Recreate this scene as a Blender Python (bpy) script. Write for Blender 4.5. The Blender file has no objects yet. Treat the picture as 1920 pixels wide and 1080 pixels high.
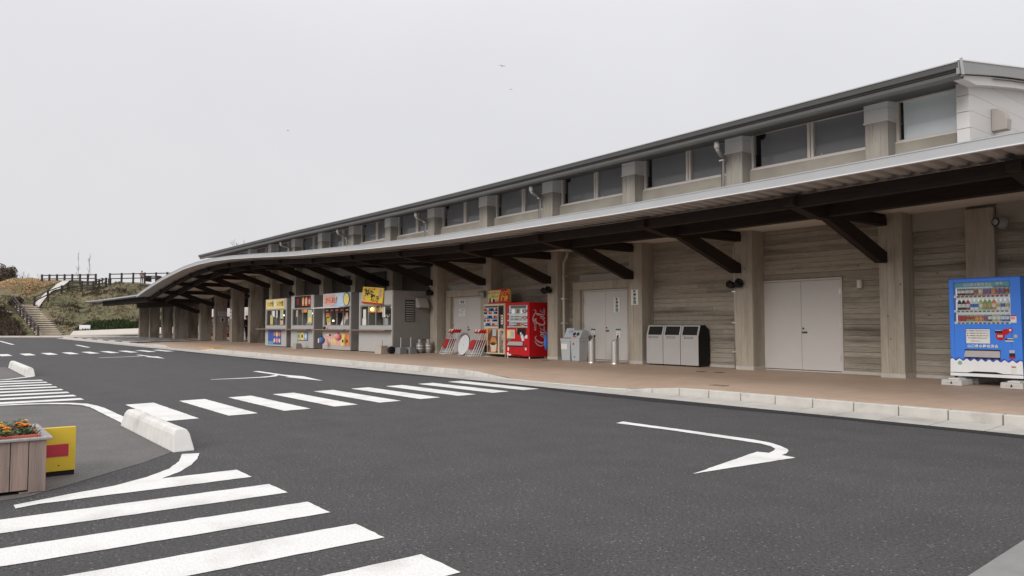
import bpy, bmesh, math, random
from mathutils import Vector, Matrix
random.seed(7)
S = bpy.context.scene
COL = S.collection
R_ = math.radians

# ------------------------------------------------------------------ camera, sky, sun, exposure
FWD = Vector((-0.78668, 0.61736, 0.0)); RGT = Vector((0.61736, 0.78668, 0.0))
cam_d = bpy.data.cameras.new('camera'); cam = bpy.data.objects.new('camera', cam_d); COL.objects.link(cam)
cam.location = (0, 0, 1.2)
pitch = R_(2.8624)
cam.rotation_euler = (FWD * math.cos(pitch) + Vector((0, 0, math.sin(pitch)))).to_track_quat('-Z', 'Y').to_euler()
cam_d.sensor_width = 36.0; cam_d.lens = 26.25; cam_d.clip_start = 0.05; cam_d.clip_end = 5000
S.camera = cam

SUN_EL, SUN_AZ = R_(27), R_(163)          # azimuth clockwise from +Y: light comes from the road side
world = bpy.data.worlds.new('World'); S.world = world; world.use_nodes = True
nt = world.node_tree; nt.nodes.clear()
w_out = nt.nodes.new('ShaderNodeOutputWorld'); w_bg = nt.nodes.new('ShaderNodeBackground')
w_sky = nt.nodes.new('ShaderNodeTexSky'); w_sky.sky_type = 'NISHITA'; w_sky.sun_disc = False
w_sky.sun_elevation = SUN_EL; w_sky.sun_rotation = SUN_AZ; w_sky.air_density = 1.5; w_sky.dust_density = 4.0
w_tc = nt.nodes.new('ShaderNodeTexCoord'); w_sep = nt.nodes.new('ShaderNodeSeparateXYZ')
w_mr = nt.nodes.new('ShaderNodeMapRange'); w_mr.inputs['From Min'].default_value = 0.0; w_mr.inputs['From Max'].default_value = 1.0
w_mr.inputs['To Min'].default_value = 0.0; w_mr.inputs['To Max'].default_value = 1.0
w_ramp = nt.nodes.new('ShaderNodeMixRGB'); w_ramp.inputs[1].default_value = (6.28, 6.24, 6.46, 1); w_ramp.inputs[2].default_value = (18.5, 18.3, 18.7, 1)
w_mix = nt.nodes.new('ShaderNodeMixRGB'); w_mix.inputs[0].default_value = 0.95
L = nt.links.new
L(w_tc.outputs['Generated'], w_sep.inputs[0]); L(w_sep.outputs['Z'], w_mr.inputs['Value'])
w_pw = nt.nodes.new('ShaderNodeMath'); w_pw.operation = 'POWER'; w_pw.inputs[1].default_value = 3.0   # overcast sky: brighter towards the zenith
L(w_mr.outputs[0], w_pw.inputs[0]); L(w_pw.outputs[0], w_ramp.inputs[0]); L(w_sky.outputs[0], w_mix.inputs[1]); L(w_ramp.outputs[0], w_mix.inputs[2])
w_cl = nt.nodes.new('ShaderNodeTexNoise'); w_cl.inputs['Scale'].default_value = 2.2; w_cl.inputs['Detail'].default_value = 5; L(w_tc.outputs['Generated'], w_cl.inputs['Vector'])
w_cm = nt.nodes.new('ShaderNodeMapRange'); w_cm.inputs['From Min'].default_value = 0.3; w_cm.inputs['From Max'].default_value = 0.7; w_cm.inputs['To Min'].default_value = 0.985; w_cm.inputs['To Max'].default_value = 1.065
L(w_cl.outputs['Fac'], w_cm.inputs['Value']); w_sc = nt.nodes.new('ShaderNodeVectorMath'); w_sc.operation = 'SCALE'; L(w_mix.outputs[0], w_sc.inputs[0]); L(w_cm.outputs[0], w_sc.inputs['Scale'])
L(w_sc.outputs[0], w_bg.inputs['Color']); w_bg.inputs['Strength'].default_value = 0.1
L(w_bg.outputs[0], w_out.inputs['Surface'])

sun_d = bpy.data.lights.new('sun', 'SUN'); sun_d.energy = 1.5; sun_d.angle = R_(28); sun_d.color = (1.0, 0.97, 0.93)
sun = bpy.data.objects.new('sun', sun_d); COL.objects.link(sun)
sd = Vector((math.sin(SUN_AZ) * math.cos(SUN_EL), math.cos(SUN_AZ) * math.cos(SUN_EL), math.sin(SUN_EL)))
sun.rotation_euler = sd.to_track_quat('Z', 'Y').to_euler(); sun.location = (0, 0, 30)
S.view_settings.view_transform = 'Standard'; S.view_settings.look = 'None'
S.view_settings.exposure = 0.22; S.view_settings.gamma = 1.0; S.view_settings.use_curve_mapping = False

# ------------------------------------------------------------------ materials
MATS = {}
def mat(name, col, rough=0.6, var=0.12, scale=6.0, stretch=(1, 1, 1), bump=0.0, bscale=40.0, metal=0.0, island=0.0,
        col2=None, c2scale=1.5, c2lo=0.45, c2hi=0.65, emit=0.0, spec=0.5, coat=0.0, knots=0.0):
    if name in MATS: return MATS[name]
    m = bpy.data.materials.new(name); m.use_nodes = True; t = m.node_tree; n = t.nodes; l = t.links.new
    b = n['Principled BSDF']; b.inputs['Roughness'].default_value = rough; b.inputs['Metallic'].default_value = metal
    b.inputs['Specular IOR Level'].default_value = spec; b.inputs['Coat Weight'].default_value = coat
    tc = n.new('ShaderNodeTexCoord'); mp = n.new('ShaderNodeMapping'); mp.inputs['Scale'].default_value = stretch
    l(tc.outputs['Object'], mp.inputs['Vector'])
    nz = n.new('ShaderNodeTexNoise'); nz.inputs['Scale'].default_value = scale; nz.inputs['Detail'].default_value = 6; nz.inputs['Roughness'].default_value = 0.6
    l(mp.outputs[0], nz.inputs['Vector'])
    base = None
    rgb = n.new('ShaderNodeRGB'); rgb.outputs[0].default_value = (*col, 1); base = rgb.outputs[0]
    if col2 is not None:
        n2 = n.new('ShaderNodeTexNoise'); n2.inputs['Scale'].default_value = c2scale; n2.inputs['Detail'].default_value = 4
        l(mp.outputs[0], n2.inputs['Vector'])
        r2 = n.new('ShaderNodeMapRange'); r2.inputs['From Min'].default_value = c2lo; r2.inputs['From Max'].default_value = c2hi
        l(n2.outputs['Fac'], r2.inputs['Value'])
        mx = n.new('ShaderNodeMixRGB'); mx.inputs[2].default_value = (*col2, 1)
        l(r2.outputs[0], mx.inputs[0]); l(base, mx.inputs[1]); base = mx.outputs[0]
    mr = n.new('ShaderNodeMapRange'); mr.inputs['From Min'].default_value = 0.25; mr.inputs['From Max'].default_value = 0.75
    mr.inputs['To Min'].default_value = 1 - var; mr.inputs['To Max'].default_value = 1 + var; mr.clamp = False
    l(nz.outputs['Fac'], mr.inputs['Value'])
    fac = mr.outputs[0]
    if island > 0:
        g = n.new('ShaderNodeNewGeometry'); ri = n.new('ShaderNodeMapRange')
        ri.inputs['To Min'].default_value = 1 - island; ri.inputs['To Max'].default_value = 1 + island
        l(g.outputs['Random Per Island'], ri.inputs['Value'])
        mu = n.new('ShaderNodeMath'); mu.operation = 'MULTIPLY'; l(fac, mu.inputs[0]); l(ri.outputs[0], mu.inputs[1]); fac = mu.outputs[0]
    if knots > 0:
        vo = n.new('ShaderNodeTexVoronoi'); vo.inputs['Scale'].default_value = knots; l(tc.outputs['Object'], vo.inputs['Vector'])
        sc_ = n.new('ShaderNodeSeparateColor'); l(vo.outputs['Color'], sc_.inputs[0])
        th = n.new('ShaderNodeMapRange'); th.inputs['From Min'].default_value = 0.05; th.inputs['From Max'].default_value = 0.13; th.inputs['To Min'].default_value = 0.45; th.inputs['To Max'].default_value = 1.0; l(vo.outputs['Distance'], th.inputs['Value'])
        ge = n.new('ShaderNodeMath'); ge.operation = 'LESS_THAN'; ge.inputs[1].default_value = 0.62; l(sc_.outputs[0], ge.inputs[0])
        mx_ = n.new('ShaderNodeMath'); mx_.operation = 'MAXIMUM'; l(th.outputs[0], mx_.inputs[0]); l(ge.outputs[0], mx_.inputs[1])
        mk = n.new('ShaderNodeMath'); mk.operation = 'MULTIPLY'; l(fac, mk.inputs[0]); l(mx_.outputs[0], mk.inputs[1]); fac = mk.outputs[0]
    vm = n.new('ShaderNodeVectorMath'); vm.operation = 'SCALE'; l(base, vm.inputs[0]); l(fac, vm.inputs['Scale'])
    l(vm.outputs[0], b.inputs['Base Color'])
    if emit > 0:
        l(vm.outputs[0], b.inputs['Emission Color']); b.inputs['Emission Strength'].default_value = emit
    if bump > 0:
        nb = n.new('ShaderNodeTexNoise'); nb.inputs['Scale'].default_value = bscale; nb.inputs['Detail'].default_value = 5
        l(mp.outputs[0], nb.inputs['Vector'])
        bp = n.new('ShaderNodeBump'); bp.inputs['Strength'].default_value = bump; bp.inputs['Distance'].default_value = 0.02
        l(nb.outputs['Fac'], bp.inputs['Height']); l(bp.outputs[0], b.inputs['Normal'])
    MATS[name] = m
    return m

def glass_mat(name, tint=(0.9, 0.93, 0.92), ior=1.5):
    if name in MATS: return MATS[name]
    m = bpy.data.materials.new(name); m.use_nodes = True; t = m.node_tree; n = t.nodes; l = t.links.new
    n.remove(n['Principled BSDF'])
    tr = n.new('ShaderNodeBsdfTransparent'); tr.inputs[0].default_value = (*tint, 1)
    gl = n.new('ShaderNodeBsdfGlossy'); gl.inputs['Roughness'].default_value = 0.02
    fr = n.new('ShaderNodeFresnel'); fr.inputs['IOR'].default_value = ior
    ge = n.new('ShaderNodeNewGeometry'); iv = n.new('ShaderNodeMath'); iv.operation = 'SUBTRACT'; iv.inputs[0].default_value = 1.0; l(ge.outputs['Backfacing'], iv.inputs[1])
    fm = n.new('ShaderNodeMath'); fm.operation = 'MULTIPLY'; l(fr.outputs[0], fm.inputs[0]); l(iv.outputs[0], fm.inputs[1])
    mx = n.new('ShaderNodeMixShader'); l(fm.outputs[0], mx.inputs[0]); l(tr.outputs[0], mx.inputs[1]); l(gl.outputs[0], mx.inputs[2])
    l(mx.outputs[0], n['Material Output'].inputs['Surface']); MATS[name] = m
    return m

def asphalt_mat(name, col, col2, speck=0.5):
    m = bpy.data.materials.new(name); m.use_nodes = True; t = m.node_tree; n = t.nodes; l = t.links.new
    b = n['Principled BSDF']; b.inputs['Roughness'].default_value = 0.85; b.inputs['Specular IOR Level'].default_value = 0.35
    tc = n.new('ShaderNodeTexCoord')
    def noise(sc, det, vec=None):
        z = n.new('ShaderNodeTexNoise'); z.inputs['Scale'].default_value = sc; z.inputs['Detail'].default_value = det
        l(vec or tc.outputs['Object'], z.inputs['Vector']); return z.outputs['Fac']
    big = noise(0.22, 4); mid = noise(2.2, 5); fine = noise(95, 3); fine2 = noise(48, 3)
    mp = n.new('ShaderNodeMapping'); mp.inputs['Scale'].default_value = (0.12, 1.3, 1); l(tc.outputs['Object'], mp.inputs['Vector'])
    lane = noise(0.9, 3, mp.outputs[0])
    mx = n.new('ShaderNodeMixRGB'); mx.inputs[1].default_value = (*col, 1); mx.inputs[2].default_value = (*col2, 1)
    rb = n.new('ShaderNodeMapRange'); rb.inputs['From Min'].default_value = 0.2; rb.inputs['From Max'].default_value = 0.8
    ad = n.new('ShaderNodeMath'); ad.operation = 'ADD'; l(big, ad.inputs[0]); l(lane, ad.inputs[1])
    hf = n.new('ShaderNodeMath'); hf.operation = 'MULTIPLY'; hf.inputs[1].default_value = 0.5; l(ad.outputs[0], hf.inputs[0])
    l(hf.outputs[0], rb.inputs['Value']); l(rb.outputs[0], mx.inputs[0])
    # stones: fine grain contrast plus scattered pale chips
    r1 = n.new('ShaderNodeMapRange'); r1.inputs['From Min'].default_value = 0.34; r1.inputs['From Max'].default_value = 0.66
    r1.inputs['To Min'].default_value = 1 - speck; r1.inputs['To Max'].default_value = 1 + speck; af = n.new('ShaderNodeMath'); af.operation = 'ADD'; l(fine, af.inputs[0]); l(fine2, af.inputs[1]); ah = n.new('ShaderNodeMath'); ah.operation = 'MULTIPLY'; ah.inputs[1].default_value = 0.5; l(af.outputs[0], ah.inputs[0]); l(ah.outputs[0], r1.inputs['Value'])
    r2 = n.new('ShaderNodeMapRange'); r2.inputs['From Min'].default_value = 0.3; r2.inputs['From Max'].default_value = 0.7
    r2.inputs['To Min'].default_value = 0.9; r2.inputs['To Max'].default_value = 1.1; l(mid, r2.inputs['Value'])
    m1 = n.new('ShaderNodeMath'); m1.operation = 'MULTIPLY'; l(r1.outputs[0], m1.inputs[0]); l(r2.outputs[0], m1.inputs[1])
    vm = n.new('ShaderNodeVectorMath'); vm.operation = 'SCALE'; l(mx.outputs[0], vm.inputs[0]); l(m1.outputs[0], vm.inputs['Scale'])
    vo = n.new('ShaderNodeTexVoronoi'); vo.inputs['Scale'].default_value = 60; l(tc.outputs['Object'], vo.inputs['Vector'])
    wn = n.new('ShaderNodeSeparateColor'); l(vo.outputs['Color'], wn.inputs[0])
    gt = n.new('ShaderNodeMath'); gt.operation = 'GREATER_THAN'; gt.inputs[1].default_value = 0.95; l(wn.outputs[0], gt.inputs[0])
    lt = n.new('ShaderNodeMath'); lt.operation = 'LESS_THAN'; lt.inputs[1].default_value = 0.35; l(vo.outputs['Distance'], lt.inputs[0])
    an = n.new('ShaderNodeMath'); an.operation = 'MULTIPLY'; l(gt.outputs[0], an.inputs[0]); l(lt.outputs[0], an.inputs[1])
    an2 = n.new('ShaderNodeMath'); an2.operation = 'MULTIPLY'; an2.inputs[1].default_value = 0.55; l(an.outputs[0], an2.inputs[0])
    mc = n.new('ShaderNodeMixRGB'); mc.inputs[2].default_value = (0.3, 0.28, 0.26, 1); l(an2.outputs[0], mc.inputs[0]); l(vm.outputs[0], mc.inputs[1])
    l(mc.outputs[0], b.inputs['Base Color'])
    bp = n.new('ShaderNodeBump'); bp.inputs['Strength'].default_value = 0.55; bp.inputs['Distance'].default_value = 0.006
    sm = n.new('ShaderNodeMath'); sm.operation = 'ADD'; l(fine, sm.inputs[0]); l(fine2, sm.inputs[1]); l(sm.outputs[0], bp.inputs['Height'])
    l(bp.outputs[0], b.inputs['Normal'])
    MATS[name] = m; return m

M_asph = asphalt_mat('road_asphalt', (0.046, 0.0442, 0.0448), (0.061, 0.0585, 0.0595), 0.68)
M_asph_old = asphalt_mat('island_asphalt', (0.100, 0.094, 0.091), (0.125, 0.117, 0.113), 0.25)
M_seam = mat('fresh_asphalt', (0.010, 0.0095, 0.0095), 0.9, 0.3, 20, bump=0.4, bscale=80)
M_paint = mat('road_paint', (0.68, 0.67, 0.65), 0.75, 0.10, 55, bump=0.45, bscale=90, col2=(0.50, 0.485, 0.465), c2scale=2.4, c2lo=0.48, c2hi=0.80)
M_kerb = mat('kerb_concrete', (0.50, 0.48, 0.44), 0.85, 0.10, 5, bump=0.2, bscale=60, island=0.08, col2=(0.36, 0.34, 0.31), c2scale=1.8, c2lo=0.55, c2hi=0.72)
M_gut = mat('gutter_concrete', (0.42, 0.40, 0.37), 0.88, 0.12, 4, bump=0.2, bscale=60, col2=(0.30, 0.28, 0.26), c2scale=1.3, c2lo=0.5, c2hi=0.75)
M_wall = mat('board_marked_concrete', (0.285, 0.252, 0.204), 0.85, 0.30, 9, (0.5, 1, 6), 0.35, 22, island=0.15, col2=(0.125, 0.105, 0.082), c2scale=0.9, c2lo=0.50, c2hi=0.74, knots=4.4)
M_colu = mat('column_concrete', (0.345, 0.305, 0.248), 0.85, 0.15, 7, (4, 4, 0.5), 0.3, 25, island=0.07, col2=(0.24, 0.205, 0.16), c2scale=0.9, c2lo=0.5, c2hi=0.8, knots=4.2)
M_upost = mat('upper_post_concrete', (0.31, 0.292, 0.262), 0.85, 0.12, 6, (4, 4, 0.5), 0.25, 25, island=0.05, col2=(0.25, 0.23, 0.20), c2scale=0.9)
M_fin = mat('fin_concrete', (0.27, 0.235, 0.195), 0.85, 0.2, 5, (3, 3, 0.6), 0.3, 25, col2=(0.15, 0.125, 0.10), c2scale=0.8)
M_band = mat('smooth_concrete', (0.34, 0.315, 0.27), 0.85, 0.1, 4, bump=0.15, bscale=40, col2=(0.26, 0.235, 0.2), c2scale=1.0)
M_skirt = mat('skirting_mortar', (0.42, 0.395, 0.36), 0.8, 0.1, 8)
M_timber = mat('dark_stained_timber', (0.026, 0.0180, 0.0140), 0.8, 0.3, 8, (0.3, 3, 3), 0.2, 40, spec=0.2)
M_soff = mat('soffit_board', (0.60, 0.54, 0.48), 0.85, 0.07, 1.2, bump=0.08, bscale=30)
M_deck = mat('corrugated_deck', (0.40, 0.38, 0.36), 0.5, 0.06, 3)
M_fascia = mat('pale_roof_edge', (0.40, 0.405, 0.415), 0.45, 0.05, 2)
M_roof = mat('dark_grey_roofing', (0.06, 0.059, 0.057), 0.5, 0.10, 2)
M_gutter = mat('grey_gutter', (0.105, 0.105, 0.102), 0.4, 0.08, 2)
M_eavesof = mat('eave_soffit', (0.075, 0.073, 0.07), 0.7, 0.07, 2)
M_clad = mat('pale_cladding', (0.56, 0.55, 0.545), 0.55, 0.04, 1.5)
M_clad2 = mat('grey_cladding', (0.60, 0.60, 0.605), 0.55, 0.05, 1.5)
M_verge = mat('verge_grey', (0.26, 0.255, 0.25), 0.5, 0.06, 2)
M_alu = mat('beige_aluminium', (0.66, 0.605, 0.56), 0.4, 0.05, 4, metal=0.2)
M_pipe = mat('pipe_beige', (0.48, 0.44, 0.395), 0.5, 0.06, 4)
M_door = mat('door_beige', (0.50, 0.475, 0.455), 0.5, 0.03, 2)
M_doorf = mat('door_frame', (0.47, 0.435, 0.40), 0.5, 0.04, 2)
M_steel = mat('bright_steel', (0.60, 0.58, 0.55), 0.28, 0.12, 10, (6, 6, 0.6), metal=0.9)
M_tile = mat('tan_paving', (0.48, 0.352, 0.262), 0.6, 0.10, 1.0, bump=0.08, bscale=25, col2=(0.42, 0.305, 0.225), c2scale=0.5, c2lo=0.4, c2hi=0.7, spec=0.4)
t_ = M_tile.node_tree; b_ = t_.nodes['Principled BSDF']; src_ = b_.inputs['Base Color'].links[0].from_socket
bk_ = t_.nodes.new('ShaderNodeTexBrick'); bk_.inputs['Scale'].default_value = 1.0; bk_.inputs['Brick Width'].default_value = 0.3; bk_.inputs['Row Height'].default_value = 0.3; bk_.inputs['Mortar Size'].default_value = 0.006; bk_.offset = 0.0
bk_.inputs['Color1'].default_value = (1, 1, 1, 1); bk_.inputs['Color2'].default_value = (0.90, 0.90, 0.90, 1); bk_.inputs['Mortar'].default_value = (0.72, 0.72, 0.72, 1)
tc_ = t_.nodes.new('ShaderNodeTexCoord'); t_.links.new(tc_.outputs['Object'], bk_.inputs['Vector'])
mm_ = t_.nodes.new('ShaderNodeMixRGB'); mm_.blend_type = 'MULTIPLY'; mm_.inputs[0].default_value = 1.0; t_.links.new(src_, mm_.inputs[1]); t_.links.new(bk_.outputs['Color'], mm_.inputs[2]); t_.links.new(mm_.outputs[0], b_.inputs['Base Color'])
M_white = mat('white_enamel', (0.72, 0.72, 0.72), 0.4, 0.03, 3)
M_offw = mat('paper_white', (0.66, 0.65, 0.62), 0.7, 0.05, 8)
M_black = mat('black_plastic', (0.011, 0.011, 0.011), 0.6, 0.1, 5, spec=0.25)
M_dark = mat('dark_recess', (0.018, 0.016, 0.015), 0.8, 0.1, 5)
M_red = mat('machine_red', (0.46, 0.007, 0.012), 0.5, 0.05, 3, spec=0.25)
M_redd = mat('dull_red', (0.36, 0.016, 0.018), 0.55, 0.1, 6)
M_blue = mat('machine_blue', (0.05, 0.20, 0.70), 0.5, 0.04, 3, spec=0.3)
M_blued = mat('deep_blue', (0.03, 0.07, 0.36), 0.4, 0.05, 3)
M_teal = mat('teal_print', (0.09, 0.30, 0.40), 0.5, 0.1, 8)
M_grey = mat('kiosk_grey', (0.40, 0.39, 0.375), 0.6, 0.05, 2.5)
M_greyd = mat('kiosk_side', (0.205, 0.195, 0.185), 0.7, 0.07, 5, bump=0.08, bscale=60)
M_bing = mat('bin_grey', (0.375, 0.355, 0.345), 0.5, 0.05, 3)
M_plg = mat('grey_plastic', (0.40, 0.42, 0.435), 0.5, 0.06, 4)
M_yel = mat('sign_yellow', (0.72, 0.50, 0.035), 0.5, 0.06, 4)
M_yel2 = mat('pale_yellow_print', (0.74, 0.58, 0.20), 0.6, 0.18, 14)
M_orange = mat('orange_print', (0.72, 0.24, 0.05), 0.6, 0.15, 10)
M_pink = mat('pink_print', (0.66, 0.36, 0.30), 0.6, 0.3, 12, col2=(0.55, 0.45, 0.33), c2scale=7)
M_pink2 = mat('pink_paper', (0.72, 0.24, 0.27), 0.6, 0.08, 6)
M_green = mat('green_print', (0.03, 0.20, 0.12), 0.5, 0.1, 6)
M_brown = mat('dark_brown_panel', (0.045, 0.033, 0.027), 0.65, 0.15, 4)
M_plank = mat('weathered_plank', (0.37, 0.265, 0.222), 0.8, 0.22, 6, (1, 5, 0.4), 0.3, 30, island=0.1, col2=(0.23, 0.175, 0.155), c2scale=1.6)
M_rim = mat('silver_grey_timber', (0.30, 0.28, 0.27), 0.75, 0.15, 10, (1, 4, 4), 0.2, 30)
M_pot = mat('terracotta_plastic', (0.42, 0.10, 0.075), 0.55, 0.1, 8)
M_leaf = mat('flower_leaf', (0.045, 0.085, 0.025), 0.6, 0.3, 15, island=0.4)
M_petal = mat('orange_petal', (0.75, 0.27, 0.02), 0.6, 0.2, 30, island=0.25)
M_petal2 = mat('yellow_petal', (0.62, 0.45, 0.06), 0.6, 0.2, 30, island=0.25)
M_fence = mat('dark_brown_post', (0.035, 0.024, 0.022), 0.7, 0.2, 6)
M_tread = mat('pale_step', (0.52, 0.45, 0.36), 0.85, 0.12, 3)
M_path = mat('pale_path', (0.48, 0.45, 0.42), 0.85, 0.08, 1)
M_conc = mat('plain_concrete', (0.42, 0.40, 0.38), 0.85, 0.1, 3, bump=0.15, bscale=40, col2=(0.33, 0.31, 0.29), c2scale=1.0)
M_bark = mat('bark', (0.13, 0.105, 0.09), 0.9, 0.2, 10)
M_twig = mat('bare_twig', (0.22, 0.18, 0.165), 0.9, 0.2, 10)
M_skin = mat('skin', (0.45, 0.27, 0.19), 0.6, 0.05, 8)
M_hair = mat('hair', (0.015, 0.012, 0.010), 0.6, 0.1, 10)
M_suit = mat('dark_suit', (0.010, 0.010, 0.012), 0.75, 0.1, 10)
M_jacket = mat('grey_pink_jacket', (0.27, 0.20, 0.20), 0.8, 0.1, 10)
M_trous = mat('grey_trousers', (0.14, 0.13, 0.13), 0.8, 0.1, 10)
M_tact = mat('tactile_yellow', (0.52, 0.28, 0.07), 0.7, 0.12, 6)
M_slabd = mat('dark_slab', (0.035, 0.035, 0.037), 0.5, 0.15, 6)
M_slabl = mat('pale_slab', (0.45, 0.44, 0.43), 0.6, 0.1, 4)
M_glass = glass_mat('window_glass', (0.92, 0.93, 0.94), 1.42)
M_panegrey = mat('grey_screen', (0.27, 0.262, 0.265), 0.7, 0.04, 1.5)
M_kglass = glass_mat('kiosk_glass', (0.92, 0.94, 0.93), 1.45)
M_blind = mat('white_blind', (0.88, 0.88, 0.885), 0.5, 0.03, 2)
M_bulb = mat('lit_bulb', (1.0, 0.52, 0.14), 0.5, 0.0, 1, emit=9.0)
M_bulbw = mat('lit_bulb_white', (1.0, 0.74, 0.55), 0.5, 0.0, 1, emit=4.0)
M_case = mat('lit_display_back', (0.72, 0.70, 0.73), 0.5, 0.03, 3, emit=0.28)
M_lav = mat('pale_siding', (0.62, 0.59, 0.60), 0.6, 0.06, 3, (10, 1, 0.2))

# ------------------------------------------------------------------ mesh helpers
class MB:
    def __init__(s): s.v = []; s.f = []; s.m = []; s.mi = 0
    def add(s, vs, fs):
        o = len(s.v); s.v += [tuple(p) for p in vs]; s.f += [tuple(i + o for i in f) for f in fs]; s.m += [s.mi] * len(fs); return s
    def box(s, x0, y0, z0, x1, y1, z1):
        if x0 > x1: x0, x1 = x1, x0
        if y0 > y1: y0, y1 = y1, y0
        if z0 > z1: z0, z1 = z1, z0
        return s.add([(x0, y0, z0), (x1, y0, z0), (x1, y1, z0), (x0, y1, z0), (x0, y0, z1), (x1, y0, z1), (x1, y1, z1), (x0, y1, z1)],
                     [(0, 3, 2, 1), (4, 5, 6, 7), (0, 1, 5, 4), (1, 2, 6, 5), (2, 3, 7, 6), (3, 0, 4, 7)])
    def prism(s, poly, axis, a, b):
        # poly in the two other axes (order x,y,z without axis), extruded from a to b
        n = len(poly)
        def P(p, t): return {'x': (t, p[0], p[1]), 'y': (p[0], t, p[1]), 'z': (p[0], p[1], t)}[axis]
        vs = [P(p, a) for p in poly] + [P(p, b) for p in poly]
        fs = [tuple(range(n - 1, -1, -1)), tuple(range(n, 2 * n))] + [(i, (i + 1) % n, n + (i + 1) % n, n + i) for i in range(n)]
        return s.add(vs, fs)
    def poly(s, pts): return s.add(pts, [tuple(range(len(pts)))])
    def tube(s, pts, r, seg=8, r2=None, cap=True):
        pts = [Vector(p) for p in pts]; n = len(pts); base = len(s.v); vs = []
        for i, p in enumerate(pts):
            d = (pts[min(i + 1, n - 1)] - pts[max(i - 1, 0)]).normalized()
            u = d.cross(Vector((0, 0, 1)));
            if u.length < 1e-3: u = d.cross(Vector((1, 0, 0)))
            u.normalize(); w = d.cross(u)
            rr = r if r2 is None else r + (r2 - r) * i / (n - 1)
            for k in range(seg):
                a = 2 * math.pi * k / seg; vs.append(p + u * rr * math.cos(a) + w * rr * math.sin(a))
        fs = [(i * seg + k, i * seg + (k + 1) % seg, (i + 1) * seg + (k + 1) % seg, (i + 1) * seg + k) for i in range(n - 1) for k in range(seg)]
        if cap: fs += [tuple(range(seg - 1, -1, -1)), tuple((n - 1) * seg + k for k in range(seg))]
        return s.add(vs, fs)
    def lathe(s, prof, cx, cy, seg=16, cap=True):
        vs = [(cx + r * math.cos(2 * math.pi * k / seg), cy + r * math.sin(2 * math.pi * k / seg), z) for r, z in prof for k in range(seg)]
        n = len(prof)
        fs = [(i * seg + k, i * seg + (k + 1) % seg, (i + 1) * seg + (k + 1) % seg, (i + 1) * seg + k) for i in range(n - 1) for k in range(seg)]
        if cap: fs += [tuple(range(seg - 1, -1, -1)), tuple((n - 1) * seg + k for k in range(seg))]
        return s.add(vs, fs)
    def ball(s, c, r, seg=10, rings=6, sc=(1, 1, 1)):
        prof = [(math.sin(math.pi * i / rings), -math.cos(math.pi * i / rings)) for i in range(rings + 1)]
        vs = [(c[0] + sc[0] * r * q * math.cos(2 * math.pi * k / seg), c[1] + sc[1] * r * q * math.sin(2 * math.pi * k / seg), c[2] + sc[2] * r * h) for q, h in prof for k in range(seg)]
        fs = [(i * seg + k, i * seg + (k + 1) % seg, (i + 1) * seg + (k + 1) % seg, (i + 1) * seg + k) for i in range(rings) for k in range(seg)]
        return s.add(vs, fs)
    def xf(s, mtx):
        s.v = [tuple(mtx @ Vector(p)) for p in s.v]; return s
    def build(s, name, m, parent=None, bevel=0.0, smooth=False, kind=None):
        me = bpy.data.meshes.new(name); me.from_pydata(s.v, [], s.f)
        for mm in (m if isinstance(m, (list, tuple)) else [m]): me.materials.append(mm)
        if isinstance(m, (list, tuple)): me.polygons.foreach_set('material_index', s.m)
        bm = bmesh.new(); bm.from_mesh(me); bmesh.ops.recalc_face_normals(bm, faces=bm.faces); bm.to_mesh(me); bm.free()
        if smooth: me.polygons.foreach_set('use_smooth', [True] * len(me.polygons))
        me.update()
        return link(name, me, parent, bevel, kind)

def link(name, me, parent=None, bevel=0.0, kind=None):
    o = bpy.data.objects.new(name, me); COL.objects.link(o)
    if parent is not None: o.parent = parent
    if bevel > 0:
        b = o.modifiers.new('bevel', 'BEVEL'); b.width = bevel; b.segments = 2; b.limit_method = 'ANGLE'; b.angle_limit = R_(40)
    if kind: o['kind'] = kind
    return o
def box(name, m, parent, x0, y0, z0, x1, y1, z1, bevel=0.0):
    return MB().box(x0, y0, z0, x1, y1, z1).build(name, m, parent, bevel)
def thing(name, label, cat, loc=(0, 0, 0), rz=0.0, group=None):
    o = bpy.data.objects.new(name, None); COL.objects.link(o); o.location = loc; o.rotation_euler = (0, 0, rz)
    o.empty_display_size = 0.2
    return tag(o, label, cat, group)
def tag(o, label, cat, group=None):
    o['label'] = label; o['category'] = cat
    if group: o['group'] = group
    return o
def dup(root, loc, rz, label, group=None):
    r = root.copy(); COL.objects.link(r); r.location = loc; r.rotation_euler = (0, 0, rz); r['label'] = label
    if group: r['group'] = group
    for ch in list(root.children):
        c = ch.copy(); COL.objects.link(c); c.parent = r
        for g in list(ch.children):
            d = g.copy(); COL.objects.link(d); d.parent = c
    return r
def text(s, size, m, parent, mtx, name='lettering', ext=0.002, align='CENTER', space=1.0, lw=0.0):
    cu = bpy.data.curves.new('txt', 'FONT'); cu.body = s; cu.size = size; cu.align_x = align; cu.align_y = 'CENTER'; cu.extrude = ext
    cu.space_character = space; cu.offset = lw; cu.resolution_u = 2
    to = bpy.data.objects.new('txt', cu); COL.objects.link(to)
    dg = bpy.context.evaluated_depsgraph_get(); me = bpy.data.meshes.new_from_object(to.evaluated_get(dg))
    bpy.data.objects.remove(to); bpy.data.curves.remove(cu)
    me.materials.clear(); me.materials.append(m); me.transform(mtx); me.update()
    return link(name, me, parent)
FRONT = Matrix.Rotation(math.pi / 2, 4, 'X')                # text facing -Y, reading along +X
def at_front(x, y, z, tilt=0.0): return Matrix.Translation((x, y, z)) @ FRONT @ Matrix.Rotation(tilt, 4, 'Z')
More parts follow.
